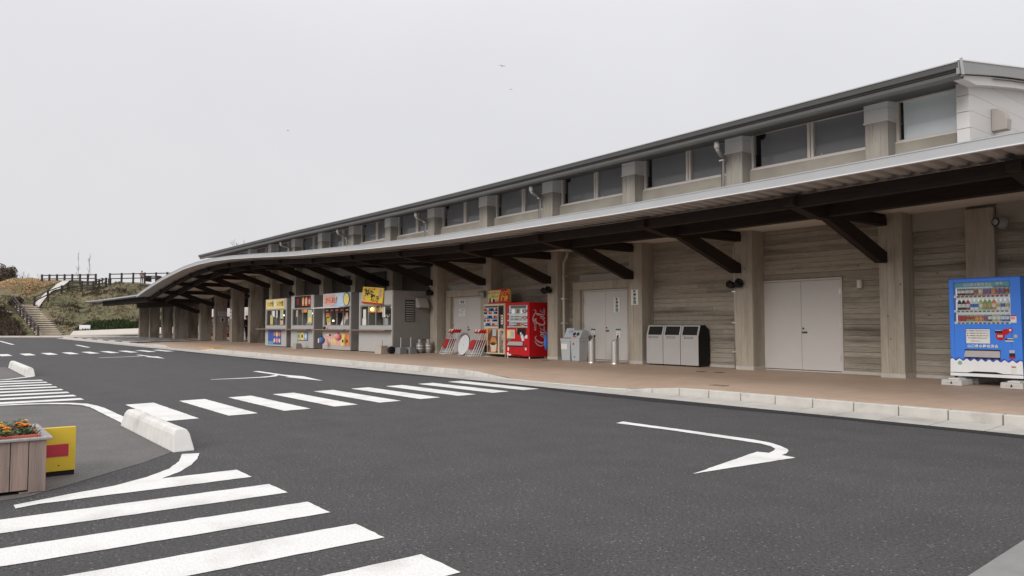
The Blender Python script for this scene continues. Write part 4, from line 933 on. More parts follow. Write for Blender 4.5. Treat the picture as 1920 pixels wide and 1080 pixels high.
hd = box('header_panel', M_teal, dw, wx0 + .01, .03, wz1 - .085, wx1 - .01, .05, wz1 - .005)
text('山口県水難救済会　募金', .055, M_lav, hd, at_front((wx0 + wx1) / 2 + .02, .028, wz1 - .047), space=1.08, lw=.001)
box('promo_card', M_offw, dw, wx0 + .60, .085, shelfz[2] + .03, wx1 - .02, .095, shelfz[2] + .17)
box('case_glass', M_kglass, dw, wx0, .004, wz0, wx1, .008, wz1)
pap = box('notice_sheet', M_offw, V, .265, -.006, .615, .64, 0.001, .865)
MB().box(.258, -.010, .61, .265, 0, .87).add([(.258, -.010, .865), (.645, -.010, .865), (.645, 0, .875), (.258, 0, .875)], [(0, 1, 2, 3)]).build('sheet_frame', M_blued, pap)
for q in range(4): text('青い羽根募金で海の安全を守ります'[: (16, 15, 15, 13)[q]], .023, M_black, pap, at_front(.45, -.008, .832 - .042 * q), name='notice_text', ext=.0006)
text('ご協力ありがとう', .02, M_black, pap, at_front(.41, -.008, .655), name='notice_text', ext=.0006)
lt = text('山口県水難救済会', .056, M_offw, V, at_front(.525, -.006, .565), space=1.18, lw=.0016)
sl = box('delivery_slot', M_dark, V, .235, -.002, .30, .795, .02, .51); fl = MB(); fl.add([(.245, -.004, .485), (.785, -.004, .485), (.795, -.035, .375), (.235, -.035, .375), (.245, .0, .485), (.785, .0, .485), (.795, .0, .375), (.235, .0, .375)], [(0, 1, 2, 3), (7, 6, 5, 4), (0, 4, 5, 1), (1, 5, 6, 2), (2, 6, 7, 3), (3, 7, 4, 0)]); fl.build('slot_flap', mat('flap_grey', (0.36, 0.33, 0.33), 0.4), sl)
nW = 60
wave = lambda x, a, ph: .335 + a * math.sin(x * 2 * math.pi / .118 + ph)
P = [(W * k / nW, wave(W * k / nW, .018, .6) + .018 - .012 * k / nW) for k in range(nW + 1)]
MB().prism([(-.004, .2), (W + .004, .2)] + [p for p in reversed(P)], 'y', -.003, .0).build('wave_band', M_blued, V)
P = [(W * k / nW, wave(W * k / nW, .020, 0) - .012 - .012 * k / nW) for k in range(nW + 1)]
MB().prism([(-.006, .10), (W + .006, .10)] + [p for p in reversed(P)], 'y', -.006, -.0035).build('wave_panel', M_white, V)
kb = MB().prism([(-.006, .035), (W + .006, .035), (W + .006, .088), (-.006, .088)], 'y', -.012, .1).build('kick_panel', M_white, V)
MB().prism([(.22, .09), (.38, .125), (.72, .125), (.88, .09)], 'y', -.009, -.004).build('kick_opening', M_black, kb)
text('LO2', .022, mat('eco_green', (0.22, 0.40, 0.32), 0.5), V, at_front(.155, -.008, .265)); MB().lathe([(.030, 0), (.036, 0), (.036, .002), (.030, .002)], 0, 0, 16).xf(Matrix.Translation((.155, -.0085, .265)) @ Matrix.Rotation(math.pi / 2, 4, 'X')).build('eco_ring', mat('eco_green', (0, 0, 0)), V)
lb = box('rating_label', M_offw, V, .945, -.009, .115, 1.03, -.0062, .25); MB().box(.955, -.011, .215, 1.02, -.0092, .235).build('label_print', M_redd, lb)
cp = bpy.data.objects.new('coin_panel', None); COL.objects.link(cp); cp.parent = V
def disc(x, z, r, m, y=-.006, nm='coin_plate', th=.012):
    return MB().lathe([(.001, 0), (r, 0), (r, th), (.001, th)], 0, 0, 20).xf(Matrix.Translation((x, y + th, z)) @ Matrix.Rotation(math.pi / 2, 4, 'X')).build(nm, m, cp)
disc(.80, .745, .072, M_red); disc(.885, .82, .052, M_red, -.007); disc(.955, .845, .036, M_red, -.008)
MB().box(.76, -.012, .725, .84, -.0065, .765).build('coin_slot', M_plg, cp); disc(.955, .848, .018, M_offw, -.012, 'return_lever')
MB().box(.72, -.008, .80, .83, 0, .84).build('bill_slot', M_black, cp); MB().box(.725, -.010, .835, .825, 0, .848).build('slot_trim', M_plg, cp)
MB().box(.87, -.008, .675, 1.0, 0, .705).build('bill_slot', M_dark, cp); MB().box(.91, -.010, .695, 1.0, 0, .708).build('slot_trim', M_offw, cp); MB().box(.875, -.009, .655, 1.0, 0, .673).build('slot_trim', M_offw, cp)
disc(1.03, .745, .03, M_steel, -.006, 'key_lock')
st = box('sticker', M_offw, V, .965, -.006, .975, 1.05, .001, 1.10); MB().box(.963, -.008, 1.085, 1.052, -.0005, 1.105).build('sticker_band', M_redd, st); MB().box(.97, -.008, 1.03, 1.03, -.0005, 1.075).build('sticker_band', M_pink2, st)
cr = box('coin_return', M_dark, V, .925, -.006, .385, 1.015, .01, .455, .01); MB().box(.925, -.010, .37, 1.015, .0, .398).build('return_lip', M_red, cr); MB().box(.93, -.008, .46, 1.01, .0, .51).build('return_label', M_plg, cr)
for (fx, fy) in ((.06, .06), (W - .06, .06), (.06, DP - .06), (W - .06, DP - .06)): MB().tube([(fx, fy, 0), (fx, fy, .05)], .025, 8).build('foot', M_black, V)
for (bx, by, lab) in ((-5.70, 14.18, 'white concrete block under front left foot of the blue machine'), (-4.78, 14.18, 'white concrete block under front right foot of the blue machine'), (-5.70, 14.90, 'white concrete block under rear left foot of the blue machine'), (-4.78, 14.90, 'white concrete block under rear right foot of the blue machine')):
    o = thing('foot_block', lab, 'concrete block', (bx + .12, by + .2, .151), 0, 'blocks under the blue machine')
    MB().prism([(-.17, 0), (.17, 0), (.16, .1), (-.16, .1)], 'y', -.24, .24).build('block', mat('white_block', (0.50, 0.48, 0.46), 0.8, 0.12, 10), o, .01)
    MB().prism([(-.02, .03), (0, .08), (.02, .03)], 'y', -.243, -.2395).build('cast_mark', M_dark, o); MB().box(-.1, -.242, .045, .12, -.239, .05).build('cast_line', M_conc, o)
    if by < 14.5: box('shim', M_offw, o, -.1, -.1, .1, .08, .2, .118)

# red machine
def red_machine(loc, rz, label, logo=True):
    V = thing('vending_machine', label, 'vending machine', loc, rz)
    W, H, DP = 1.22, 1.75, .75
    bd = MB(); a, b, c, d = .08, 1.12, .95, 1.66
    bd.box(0, 0, .05, a, .12, H); bd.box(b, 0, .05, W, .12, H); bd.box(a, 0, d, b, .12, H); bd.box(a, 0, .05, b, .12, c); bd.box(0, .12, .03, W, DP, H)
    bd.build('cabinet', M_red, V, .012)
    dw = box('display_case', M_case, V, a, .10, c, b, .118, d)
    rr = random.Random(9)
    for j, (zs, hh) in enumerate(((c + .03, .13), (c + .235, .13), (c + .44, .14))):
        box('shelf', M_white, dw, a, .02, zs - .028, b, .1, zs + .01)
        for q in range(10):
            xx = a + .11 + q * .092
            if j == 2 and q in (1, 2, 3, 5, 6): continue
            drink(dw, rr.choice([D_black, D_red, D_brown, D_blue, D_gold, D_white, D_orange]), hh, .03, xx, .062, zs + .012, True)
            MB().box(xx - .03, .012, zs - .02, xx + .03, .02, zs - .004).build('button', M_plg, dw)
    box('header_panel', mat('dark_green_print', (0.06, 0.13, 0.08), 0.5, 0.3, 20), dw, a + .12, .05, d - .10, b - .12, .06, d - .01)
    box('promo_card', mat('pale_green_print', (0, 0, 0)), dw, a + .3, .09, c + .45, a + .58, .098, c + .6)
    box('case_glass', M_kglass, dw, a, .004, c, b, .008, d)
    p = box('notice_board', mat('pale_cream', (0.58, 0.50, 0.34), 0.6, 0.05), V, .09, -.008, .60, .50, 0.001, .88); box('notice_sheet', M_yel2, p, .13, -.011, .66, .28, -.0085, .84); box('notice_sheet', M_plg, p, .30, -.011, .64, .44, -.0085, .82)
    box('green_sticker', M_green, V, .10, -.006, .53, .29, .001, .59)
    sl = box('delivery_slot', M_dark, V, .12, -.004, .335, .92, .02, .50); MB().add([(.17, -.006, .50), (.90, -.006, .50), (.92, -.03, .38), (.12, -.03, .38)], [(0, 1, 2, 3)]).build('slot_flap', mat('flap_grey', (0, 0, 0)), sl)
    cp = MB(); cp.prism([(.62, .93), (1.05, .93), (1.05, .70), (.84, .62), (.76, .70), (.62, .76)], 'y', -.012, 0); cp = cp.build('coin_panel', M_black, V)
    MB().box(.6, -.008, .82, .69, -.002, .93).build('yellow_label', M_yel, cp); MB().lathe([(.001, 0), (.04, 0), (.04, .006), (.001, .006)], 0, 0, 12).xf(Matrix.Translation((.82, -.012, .76)) @ Matrix.Rotation(math.pi / 2, 4, 'X')).build('knob', M_offw, cp)
    MB().prism([(.80, .70), (.92, .74), (1.0, .55), (.88, .52)], 'y', -.016, -.0125).build('price_card', M_lav, cp); MB().box(1.0, -.008, .61, 1.13, 0, .72).build('white_label', M_offw, cp)
    cr = box('coin_return', M_dark, V, 1.02, -.006, .33, 1.09, .01, .40); box('return_label', M_offw, cr, 1.02, -.008, .24, 1.09, -.001, .32)
    for (x0, z0, x1, z1) in ((.12, .20, .19, .32), (.09, .05, .17, .15), (.17, .05, .30, .10)): box('white_label', M_offw, V, x0, -.006, z0, x1, .001, z1)
    MB().prism([(.3, .065), (.45, .09), (.75, .09), (.9, .065)], 'y', -.003, .0).build('kick_opening', M_black, V)
    for (fx, fy) in ((.06, .05), (W - .05, .05), (.06, DP - .06), (W - .05, DP - .06)): MB().tube([(fx, fy, -.03), (fx, fy, .035)], .018, 8).build('foot', M_offw, V)
    if logo:
        # brush-script lettering reading upwards on the side panel
        sd = MB(); sc = .172; oy = .63; oz = .46
        def to3(u, v, dp): return (W + dp, oy - v * sc * 1.22, oz + u * sc)
        K = lambda pts, w=.20: ribbon(sd, pts, w, to3)
        K([(1.30, 1.55, .5), (1.12, 1.85, .7), (.78, 1.80, .9), (.30, 1.25, 1.3), (.05, .55, 1.4), (.22, .06, 1.2), (.68, .02, 1.0), (1.18, .38, .6)])
        K([(.40, .10, .4), (-.20, .10, .8), (-.50, .62, 1.2), (-.35, 1.3, 1.2), (.1, 1.75, .9), (.5, 2.0, .4)], .16)
        K([(.0, -.12, .7), (.5, -.42, 1.0), (1.2, -.40, 1.0), (1.7, -.12, .7), (2.05, -.28, .4)], .16)
        def oval(cx_, w_=.17):
            K([(cx_ + .2 * math.cos(t) + .12 * math.sin(t), .42 + .40 * math.sin(t), 1.0 + .35 * math.cos(t + .3)) for t in [k * 2 * math.pi / 10 for k in range(11)]], w_)
        oval(1.38)
        K([(2.24, .72, .6), (2.10, .86, .9), (1.88, .55, 1.3), (1.92, .10, 1.0), (2.14, .04, .8), (2.36, .22, .5)])
        oval(2.62); K([(2.90, .86, .8), (2.82, .40, 1.2), (2.88, .05, 1.0), (3.12, .14, .5)])
        K([(3.06, 1.02, .8), (3.20, .98, .8)], .16)
        K([(4.55, 1.55, .5), (4.40, 1.85, .7), (4.05, 1.80, .9), (3.58, 1.25, 1.3), (3.34, .55, 1.4), (3.50, .06, 1.2), (3.95, .02, 1.0), (4.45, .38, .6)])
        K([(3.55, 1.30, .5), (3.75, 2.05, .8), (4.5, 2.3, 1.1), (5.2, 2.05, 1.0), (5.7, 1.72, .9), (6.05, 1.85, .6), (6.0, 2.2, .4)], .17)
        oval(4.66)
        K([(5.02, .9, .6), (5.30, 1.60, .8), (5.42, 1.72, .7), (5.34, 1.1, 1.2), (5.20, .35, 1.2), (5.30, .02, .9), (5.52, .12, .5)])
        oval(5.86); K([(6.14, .86, .8), (6.06, .40, 1.2), (6.12, .05, 1.0), (6.38, .14, .5)])
        sd.build('script_logo', mat('logo_white', (0.60, 0.50, 0.50), 0.5), V)
        text('ecoる', .17, mat('logo_white', (0, 0, 0)), V, Matrix.Translation((W + .002, oy - .42, oz + .42)) @ Matrix.Rotation(-math.pi / 2, 4, 'X') @ Matrix.Rotation(math.pi / 2, 4, 'Y') @ Matrix.Rotation(math.pi / 2, 4, 'Z') if False else Matrix(((0, 0, 1, W + .002), (0, -1, 0, oy - .40), (1, 0, 0, oz + .60), (0, 0, 0, 1))))
    return V
red_machine((-19.27, 14.85, .18), 0, 'red cola vending machine with white script lettering on its side')
red_machine((-63.0, 19.5, .18), R_(6), 'red vending machine half hidden behind fins of the far passage', False)
red_machine((-67.3, 19.5, .18), R_(6), 'red vending machine at the very left of the far passage', False)

# coffee vending machine with pictures, and its sign on top
V = thing('vending_machine', 'beige hot drinks vending machine with large coffee picture left of the red one', 'vending machine', (-20.66, 15.0, .24))
W, H = 1.20, 1.69
box('cabinet', mat('machine_tan', (0.34, 0.24, 0.16), 0.5, 0.05), V, 0, 0, 0, W, .72, H, .008)
box('trim', mat('pale_cream', (0, 0, 0)), V, .02, -.012, .01, W - .03, -.001, H - .02)
pn = box('selection_panel', M_plg, V, .06, -.022, .92, .80, -.0125, 1.62)
for j in range(5):
    zz = .97 + j * .125
    box('shelf_strip', (M_blued, M_white, M_blued, M_white, M_brown)[j], pn, .06, -.03, zz - .035, .80, -.0225, zz - .012)
    for q in range(8):
        mm = (M_white, M_red, M_brown, M_blue, M_orange, M_offw, M_black)[(q * 3 + j * 2) % 7]
        MB().lathe([(.022, 0), (.032, .065), (.03, .07)], .11 + q * .092, -.045, 8).xf(Matrix.Translation((0, 0, zz - .01))).build('sample_cup', mm, pn)
box('selection_header', M_brown, pn, .06, -.028, 1.56, .80, -.0225, 1.61)
rp = box('payment_panel', M_brown, V, .84, -.022, .84, 1.12, -.0125, 1.62); box('display_screen', M_black, rp, .87, -.028, 1.33, 1.09, -.0225, 1.56, .004); box('button_plate', M_offw, rp, .99, -.027, 1.0, 1.10, -.0225, 1.30)
for q in range(3): MB().lathe([(.001, 0), (.03, 0), (.03, .006), (.001, .006)], 0, 0, 10).xf(Matrix.Translation((1.045, -.027, 1.06 + q * .09)) @ Matrix.Rotation(math.pi / 2, 4, 'X')).build('button', (M_redd, M_black, M_black)[q], rp)
box('coin_slot', M_black, rp, .87, -.027, .88, .96, -.0225, 1.25)
pic = box('coffee_picture', mat('coffee_print', (0.10, 0.045, 0.03), 0.5, 0.5, 9, col2=(0.42, 0.15, 0.04), c2scale=3, c2lo=.5, c2hi=.62), V, .24, -.022, .05, .80, -.0125, .86)
box('orange_strip', mat('amber_print', (0.62, 0.30, 0.07), 0.5, 0.2, 4, (1, 1, 1), col2=(0.55, 0.45, 0.30), c2scale=2), V, .05, -.021, .30, .20, -.0125, .86); box('dark_strip', M_brown, V, .05, -.021, .05, .20, -.0125, .28)
cup = MB().lathe([(.12, .08), (.19, .34), (.175, .34), (.11, .1)], 0, 0, 18).xf(Matrix.Translation((.56, -.022, 0)) @ Matrix.Diagonal((1, .06, 1, 1))).build('cup_picture', mat('cup_print', (0.62, 0.50, 0.36), 0.5), pic)
MB().lathe([(.001, 0), (.15, 0), (.15, .004), (.001, .004)], 0, 0, 16).xf(Matrix.Translation((.56, -.036, .345)) @ Matrix.Diagonal((1, .1, .35, 1)) @ Matrix.Rotation(math.pi / 2, 4, 'X')).build('coffee_surface', M_brown, pic)
MB().prism([(.38, .36), (.75, .36), (.70, .55), (.45, .58)], 'y', -.0235, -.0222).build('picture_glow', mat('amber_dark', (0.50, 0.19, 0.05), 0.5, 0.2, 8), pic); box('cup_holder', M_plg, pic, .52, -.03, .60, .72, -.0222, .84)
box('side_picture', mat('coffee_print2', (0.13, 0.07, 0.05), 0.5, 0.5, 9, col2=(0.40, 0.36, 0.34), c2scale=4), V, .88, -.022, .05, 1.10, -.0125, .78); box('cup_door', M_steel, V, .93, -.03, .81, 1.09, -.0125, .86)
for (fx, fy) in ((.08, .06), (W - .08, .06), (.08, .64), (W - .08, .64)): MB().tube([(fx, fy, -.09), (fx, fy, .01)], .02, 8).build('foot', M_steel, V)
box('anchor_plate', M_offw, V, .1, -.18, -.085, .5, .1, -.075)
tp = thing('topper_sign', 'red and yellow advertising sign standing on the beige vending machine', 'sign', (-20.55, 15.10, 1.93))
sb = box('sign_panel', mat('topper_yellow', (0.62, 0.50, 0.16), 0.5, 0.12, 6), tp, 0, 0, .02, 1.16, .08, .46); MB().box(-.02, -.006, 0, 1.18, .086, .03).box(-.02, -.006, .445, 1.18, .086, .475).build('sign_border', M_red, tp)
MB().prism([(.62, .03), (1.16, .03), (1.16, .444), (.72, .444), (.60, .25)], 'y', -.006, -.0005).build('red_burst', M_red, sb); MB().box(.05, -.005, .03, .6, -.0004, .12).build('red_base', M_redd, sb)
text('ドリンク', .17, M_yel, sb, at_front(.89, -.009, .33, R_(12)), lw=.004); text('好評', .2, M_yel, sb, at_front(.90, -.009, .15), lw=.004); text('あったか〜い', .10, mat('print_green', (0.12, 0.22, 0.08), 0.6), sb, at_front(.31, -.004, .36)); text('つめた〜い', .09, mat('print_green', (0, 0, 0)), sb, at_front(.36, -.004, .24))
for q in range(3): MB().box(.08 + q * .1, -.012, .05, .15 + q * .1, -.0055, .2 - .02 * q).build('product_picture', (M_brown, M_white, M_black)[q], sb)
text('販売中', .07, M_offw, sb, at_front(.50, -.009, .08))
bag = thing('blue_bag', 'blue plastic bag hanging behind the red vending machine', 'bag', (-17.93, 15.45, .35))
MB().ball((0, 0, .3), .14, 12, 8, (.32, .6, 1.7)).build('bag_body', M_blue, bag, smooth=True); MB().tube([(0, -.03, .54), (0, 0, .66), (0, .03, .54)], .008, 6).build('handle', M_blue, bag)

# ------------------------------------------------------------------ bins, ashtrays
def litter_bin(k, label, holes):
    o = thing('litter_bin', label, 'bin', (-13.60 + .575 * k, 15.27, .15), 0, 'grey and black litter bins')
    w = .568; pr = [(0, .03), (0, .78), (.085, 1.045), (.30, 1.055), (.42, .95), (.46, .70), (.46, .03)]
    MB().prism([(y + .006, z) for y, z in pr], 'x', .008, w - .008).build('bin_body', M_black, o, .006)
    fr = MB(); t = .05
    fr.box(.004, -.004, .035, w - .004, .008, .775)
    def S(u, z): return (-.004 + .085 * (z - .775) / .27, z)
    for xa, xb, za, zb in ((.004, t, .775, 1.05), (w - t, w - .004, .775, 1.05), (t, w - t, .775, .80), (t, w - t, 1.02, 1.05)):
        ya, yb = S(0, za)[0], S(0, zb)[0]
        fr.add([(xa, ya, za), (xb, ya, za), (xb, yb, zb), (xa, yb, zb), (xa, ya + .014, za), (xb, ya + .014, za), (xb, yb + .014, zb), (xa, yb + .014, zb)], [(0, 1, 2, 3), (7, 6, 5, 4), (0, 4, 5, 1), (1, 5, 6, 2), (2, 6, 7, 3), (3, 7, 4, 0)])
    fr.build('front_panel', M_bing, o, .003)
    pl = MB(); ya, yb = S(0, .80)[0] + .016, S(0, 1.02)[0] + .016
    pl.add([(t, ya, .80), (w - t, ya, .80), (w - t, yb, 1.02), (t, yb, 1.02)], [(0, 1, 2, 3)]); pl.build('opening_plate', mat('charcoal_plastic', (0.035, 0.036, 0.037), 0.35), o)
    for (xx, rx, rz_) in holes:
        MB().lathe([(.001, 0), (1, 0), (1, .01), (.001, .01)], 0, 0, 18).xf(Matrix.Translation((xx, (ya + yb) / 2 - .001, .91)) @ Matrix.Rotation(R_(-17), 4, 'X') @ Matrix.Diagonal((rx, .2, rz_, 1)) @ Matrix.Rotation(math.pi / 2, 4, 'X')).build('bin_opening', M_dark, o)
    lb = MB().box(.06, -.010, .715, .40, -.0045, .755).build('label_strip', M_black, o); MB().box(.14, -.012, .725, .39, -.0102, .745).build('label_print', M_plg, lb); MB().box(.065, -.012, .720, .12, -.0102, .75).build('label_mark', (M_pink2, M_lav, M_yel2)[k], lb)
    for fx in (.06, w - .06): MB().tube([(fx, .08, 0), (fx, .08, .035)], .02, 8).build('foot', M_black, o)
    return o
litter_bin(0, 'left grey litter bin of three with one wide oval opening', [(.285, .15, .085)])
litter_bin(1, 'middle grey litter bin of three with two round openings', [(.17, .062, .07), (.41, .062, .07)])
litter_bin(2, 'right grey litter bin of three showing its black side', [(.18, .085, .085), (.40, .075, .08)])
def pail(x, label, w, swing):
    o = thing('recycling_bin', label, 'bin', (x, 15.12, .15), 0, 'pale grey plastic bins beside the door')
    a, b = w / 2, w / 2 - .03
    MB().add([(-b, .0, 0), (b, .0, 0), (b, .34, 0), (-b, .34, 0), (-a, -.02, .58), (a, -.02, .58), (a, .37, .58), (-a, .37, .58)], [(0, 3, 2, 1), (4, 5, 6, 7), (0, 1, 5, 4), (1, 2, 6, 5), (2, 3, 7, 6), (3, 0, 4, 7)]).build('bin_body', M_plg, o, .015)
    MB().box(-a - .008, -.028, .575, a + .008, .378, .66).build('bin_rim', M_plg, o, .012)
    if swing:
        MB().box(-a + .02, .02, .655, a - .02, .33, .668).build('inner_opening', M_dark, o)
        MB().add([(-a + .005, .10, .67), (a - .01, .10, .67), (a - .03, .19, .97), (-a + .06, .19, .97), (-a + .005, .14, .67), (a - .01, .14, .67), (a - .03, .23, .96), (-a + .06, .23, .96)], [(0, 1, 2, 3), (7, 6, 5, 4), (0, 4, 5, 1), (1, 5, 6, 2), (2, 6, 7, 3), (3, 7, 4, 0)]).build('open_lid', M_plg, o, .012)
        MB().add([(0, .120, .83), (a - .06, .120, .83), (a - .06, .145, .91), (0, .145, .91)], [(0, 1, 2, 3)]).build('lid_sticker', mat('pale_blue_print', (0, 0, 0)), o); MB().box(-a + .03, -.024, .33, a - .12, -.012, .50).build('notice_sheet', M_offw, o)
    else:
        MB().prism([(-.02, .66), (.12, .90), (.2, .92), (.37, .88), (.37, .66)], 'x', -a, a).build('hood', M_plg, o, .02)
        for s in (-.085, .07):
            MB().lathe([(.001, 0), (.058, 0), (.058, .006), (.001, .006)], 0, 0, 14).xf(Matrix.Translation((s, .050, .79)) @ Matrix.Rotation(R_(-30), 4, 'X') @ Matrix.Rotation(math.pi / 2, 4, 'X')).build('bottle_opening', M_dark, o)
        MB().box(-.1, -.026, .70, .04, -.015, .73).xf(Matrix.Translation((0, .02, 0))).build('red_label', M_redd, o); MB().lathe([(.001, 0), (.035, 0), (.035, .006), (.001, .006)], 0, 0, 12).xf(Matrix.Translation((-.06, -.016, .50)) @ Matrix.Rotation(math.pi / 2, 4, 'X')).build('red_mark', M_redd, o)
        MB().lathe([(.024, 0), (.032, 0), (.032, .005), (.024, .005)], 0, 0, 12).xf(Matrix.Translation((-.03, -.006, .12)) @ Matrix.Rotation(math.pi / 2, 4, 'X')).build('moulded_ring', M_bgrey, o)
    return o
pail(-16.66, 'pale grey plastic bin with its lid propped open', .42, True)
pail(-16.24, 'pale grey plastic bin with two round bottle openings', .38, False)
def ashtray(x, y, label):
    o = thing('ashtray_stand', label, 'ashtray', (x, y, .15), R_(-38), 'steel ashtray stands')
    n = 20; r = .105; vs = []; zt = lambda a: .66 + .08 * math.sin(a)
    for k in range(n):
        a = 2 * math.pi * k / n; vs += [(r * math.cos(a), r * math.sin(a), .03), (r * math.cos(a), r * math.sin(a), zt(a))]
    MB().add(vs, [(2 * k, 2 * ((k + 1) % n), 2 * ((k + 1) % n) + 1, 2 * k + 1) for k in range(n)]).build('drum', M_steel, o, smooth=True)
    MB().add([(r * .96 * math.cos(2 * math.pi * k / n), r * .96 * math.sin(2 * math.pi * k / n), zt(2 * math.pi * k / n) - .012) for k in range(n)], [tuple(range(n))]).build('sand_tray', mat('ash_brown', (0.10, 0.06, 0.05), 0.8), o)
    MB().add([(r * 1.01 * math.cos(a), r * 1.01 * math.sin(a), z) for a in [R_(210 + 12 * k) for k in range(11)] for z in (.585, zt(a) - .015)], [(2 * k, 2 * k + 2, 2 * k + 3, 2 * k + 1) for k in range(10)]).build('white_label', M_offw, o)
    MB().tube([(.04, .06, .72), (.06, .08, .78)], .022, 8).build('stub_plate', M_black, o)
    for k in range(6): MB().lathe([(.001, 0), (.009, 0), (.009, .004), (.001, .004)], 0, 0, 8).xf(Matrix.Translation((-.02, -.104, .2 + .055 * k)) @ Matrix.Rotation(math.pi / 2, 4, 'X')).build('punched_hole', M_offw, o)
    MB().lathe([(.17, 0), (.17, .008), (.11, .012), (.105, .035)], 0, 0, 20).build('base_plate', M_steel, o)
    return o
ashtray(-15.06, 14.65, 'left steel ashtray stand in front of the double door'); ashtray(-14.22, 14.70, 'right steel ashtray stand in front of the double door')

# ------------------------------------------------------------------ small fittings and signs on the building
def smoking(x, y, z, label, w, h):
    o = thing('smoking_sign', label, 'sign', (x, y, z), 0, 'smoking area signs')
    box('sign_panel', M_offw, o, -w / 2, -.006, -h / 2, w / 2, 0, h / 2)
    for q, ch in enumerate('喫煙所'): text(ch, .095, M_black, o, at_front(0, -.008, h / 2 - .065 - .098 * q), ext=.001, lw=.003)
    g = box('green_pictogram', mat('pictogram_green', (0.02, 0.16, 0.13), 0.5), o, -.05, -.0075, -h / 2 + .02, .05, -.0062, -h / 2 + .115); box('cigarette', M_offw, g, -.035, -.009, -h / 2 + .045, .03, -.0076, -h / 2 + .058)
smoking(-14.03, YF - .008, 1.97, 'white smoking area sign fixed to the concrete column', .26, .42)
smoking(-15.16, YW - .010, 1.79, 'white smoking area sign stuck on the double door', .26, .43)
for (x, lab) in ((-16.15, 'small green and white notice behind the left ashtray'), (-15.12, 'small green and white notice behind the right ashtray')):
    o = thing('door_notice', lab, 'notice', (x, YW - .008, .98), 0, 'small notices on the door')
    box('notice_sheet', M_offw, o, -.085, -.004, -.13, .085, 0, .07); box('green_band', mat('pictogram_green', (0, 0, 0)), o, -.095, -.006, .075, .095, 0, .12); MB().box(-.03, -.006, -.03, .03, -.0045, -.015).build('notice_print', M_bgrey, o)
o = thing('toilet_notice', 'white toilet pictogram notice on the narrow grey door', 'notice', (-23.12, YW - .010, 2.09))
box('notice_sheet', M_offw, o, -.18, -.004, -.09, .18, 0, .09)
for xx in (-.02, .09):
    f = MB(); f.ball((xx, -.006, .045), .02, 8, 5, (1, .3, 1)); f.prism([(xx - .025, .02), (xx + .025, .02), (xx + .03, -.07), (xx - .03, -.07)], 'y', -.008, -.0045); f.build('pictogram', M_black, o)
text('→', .13, M_black, o, at_front(-.11, -.005, 0), ext=.001)
o = thing('door_notice', 'white paper notice with printed lines below the toilet pictogram', 'notice', (-23.12, YW - .010, 1.68)); box('notice_sheet', M_offw, o, -.21, -.004, -.14, .21, 0, .14)
for q, s in enumerate(('この扉は', '開けないで', 'ください')): text(s, .07, M_bgrey, o, at_front(0, -.005, .08 - .08 * q), ext=.0008)
def spot(i, z, label):
    o = thing('wall_spotlight', label, 'spotlight', (cx(i) - .08, YF - .006, z), 0, 'black spotlights on columns')
    MB().lathe([(.07, 0), (.07, .05), (.03, .06)], 0, 0, 12).xf(Matrix.Rotation(math.pi / 2, 4, 'X')).build('wall_plate', M_black, o)
    MB().tube([(0, -.05, 0), (-.12, -.09, .0)], .022, 8).build('arm', M_black, o)
    MB().lathe([(.02, -.11), (.06, -.10), (.085, -.03), (.09, .09), (.08, .09), (.07, .0)], 0, 0, 14).xf(Matrix.Translation((-.2, -.1, 0)) @ Matrix.Rotation(R_(-70), 4, 'Y') @ Matrix.Rotation(R_(-15), 4, 'X')).build('lamp_head', M_black, o, smooth=True)
    MB().lathe([(.02, -.10), (.07, -.09), (.10, -.02), (.10, .06), (.09, .06), (.08, .0)], 0, 0, 14).xf(Matrix.Translation((.05, -.16, .03)) @ Matrix.Rotation(R_(60), 4, 'Y') @ Matrix.Rotation(R_(20), 4, 'X')).build('lamp_head', M_black, o, smooth=True)
spot(1, 2.17, 'black twin spotlight on the column between the wide door and three bins')
spot(3, 2.27, 'black twin spotlight on the column right of the red machine')
spot(5, 2.43, 'black twin spotlight on the column beside the stacked folding chairs')
spot(7, 2.58, 'black twin spotlight on the column above the chicken stall'); spot(9, 2.85, 'black twin spotlight on the column above the black signed stall'); spot(11, 2.95, 'black twin spotlight on the fin beside the suited person')
def speaker(x, y, z, label, rz):
    o = thing('horn_speaker', label, 'loudspeaker', (x, y, z), rz)
    MB().lathe([(.05, .10), (.085, .04), (.12, -.06), (.125, -.10), (.105, -.10), (.07, .0)], 0, 0, 16).xf(Matrix.Rotation(math.pi / 2, 4, 'X') @ Matrix.Diagonal((1, 1, -1, 1))).xf(Matrix.Rotation(math.pi, 4, 'Z')).build('horn', mat('speaker_grey', (0.26, 0.27, 0.255), 0.5), o, smooth=True)
    MB().lathe([(.001, 0), (.085, 0), (.085, .01), (.001, .01)], 0, 0, 14).xf(Matrix.Translation((0, -.075, 0)) @ Matrix.Rotation(math.pi / 2, 4, 'X')).build('grille', M_dark, o); MB().tube([(0, .0, -.1), (0, .14, -.13)], .012, 6).build('bracket', M_steel, o)
speaker(-5.22, 15.50, 3.10, 'grey round loudspeaker high on the wall above the blue machine', R_(-25)); speaker(-21.05, 15.15, 2.29, 'grey round loudspeaker beside the topper sign', R_(-30))
o = thing('wall_lamp', 'small cream sensor lamp on the wall right of the wide door', 'lamp', (-7.97, YW - .01, 2.08)); MB().lathe([(.05, -.09), (.055, -.08), (.055, .08), (.05, .09)], 0, -.05, 14).build('lamp_cover', mat('cream_plastic', (0.55, 0.50, 0.45), 0.5), o, smooth=True); box('back_plate', M_alu, o, -.05, -.05, -.085, .05, .006, .085, .01)
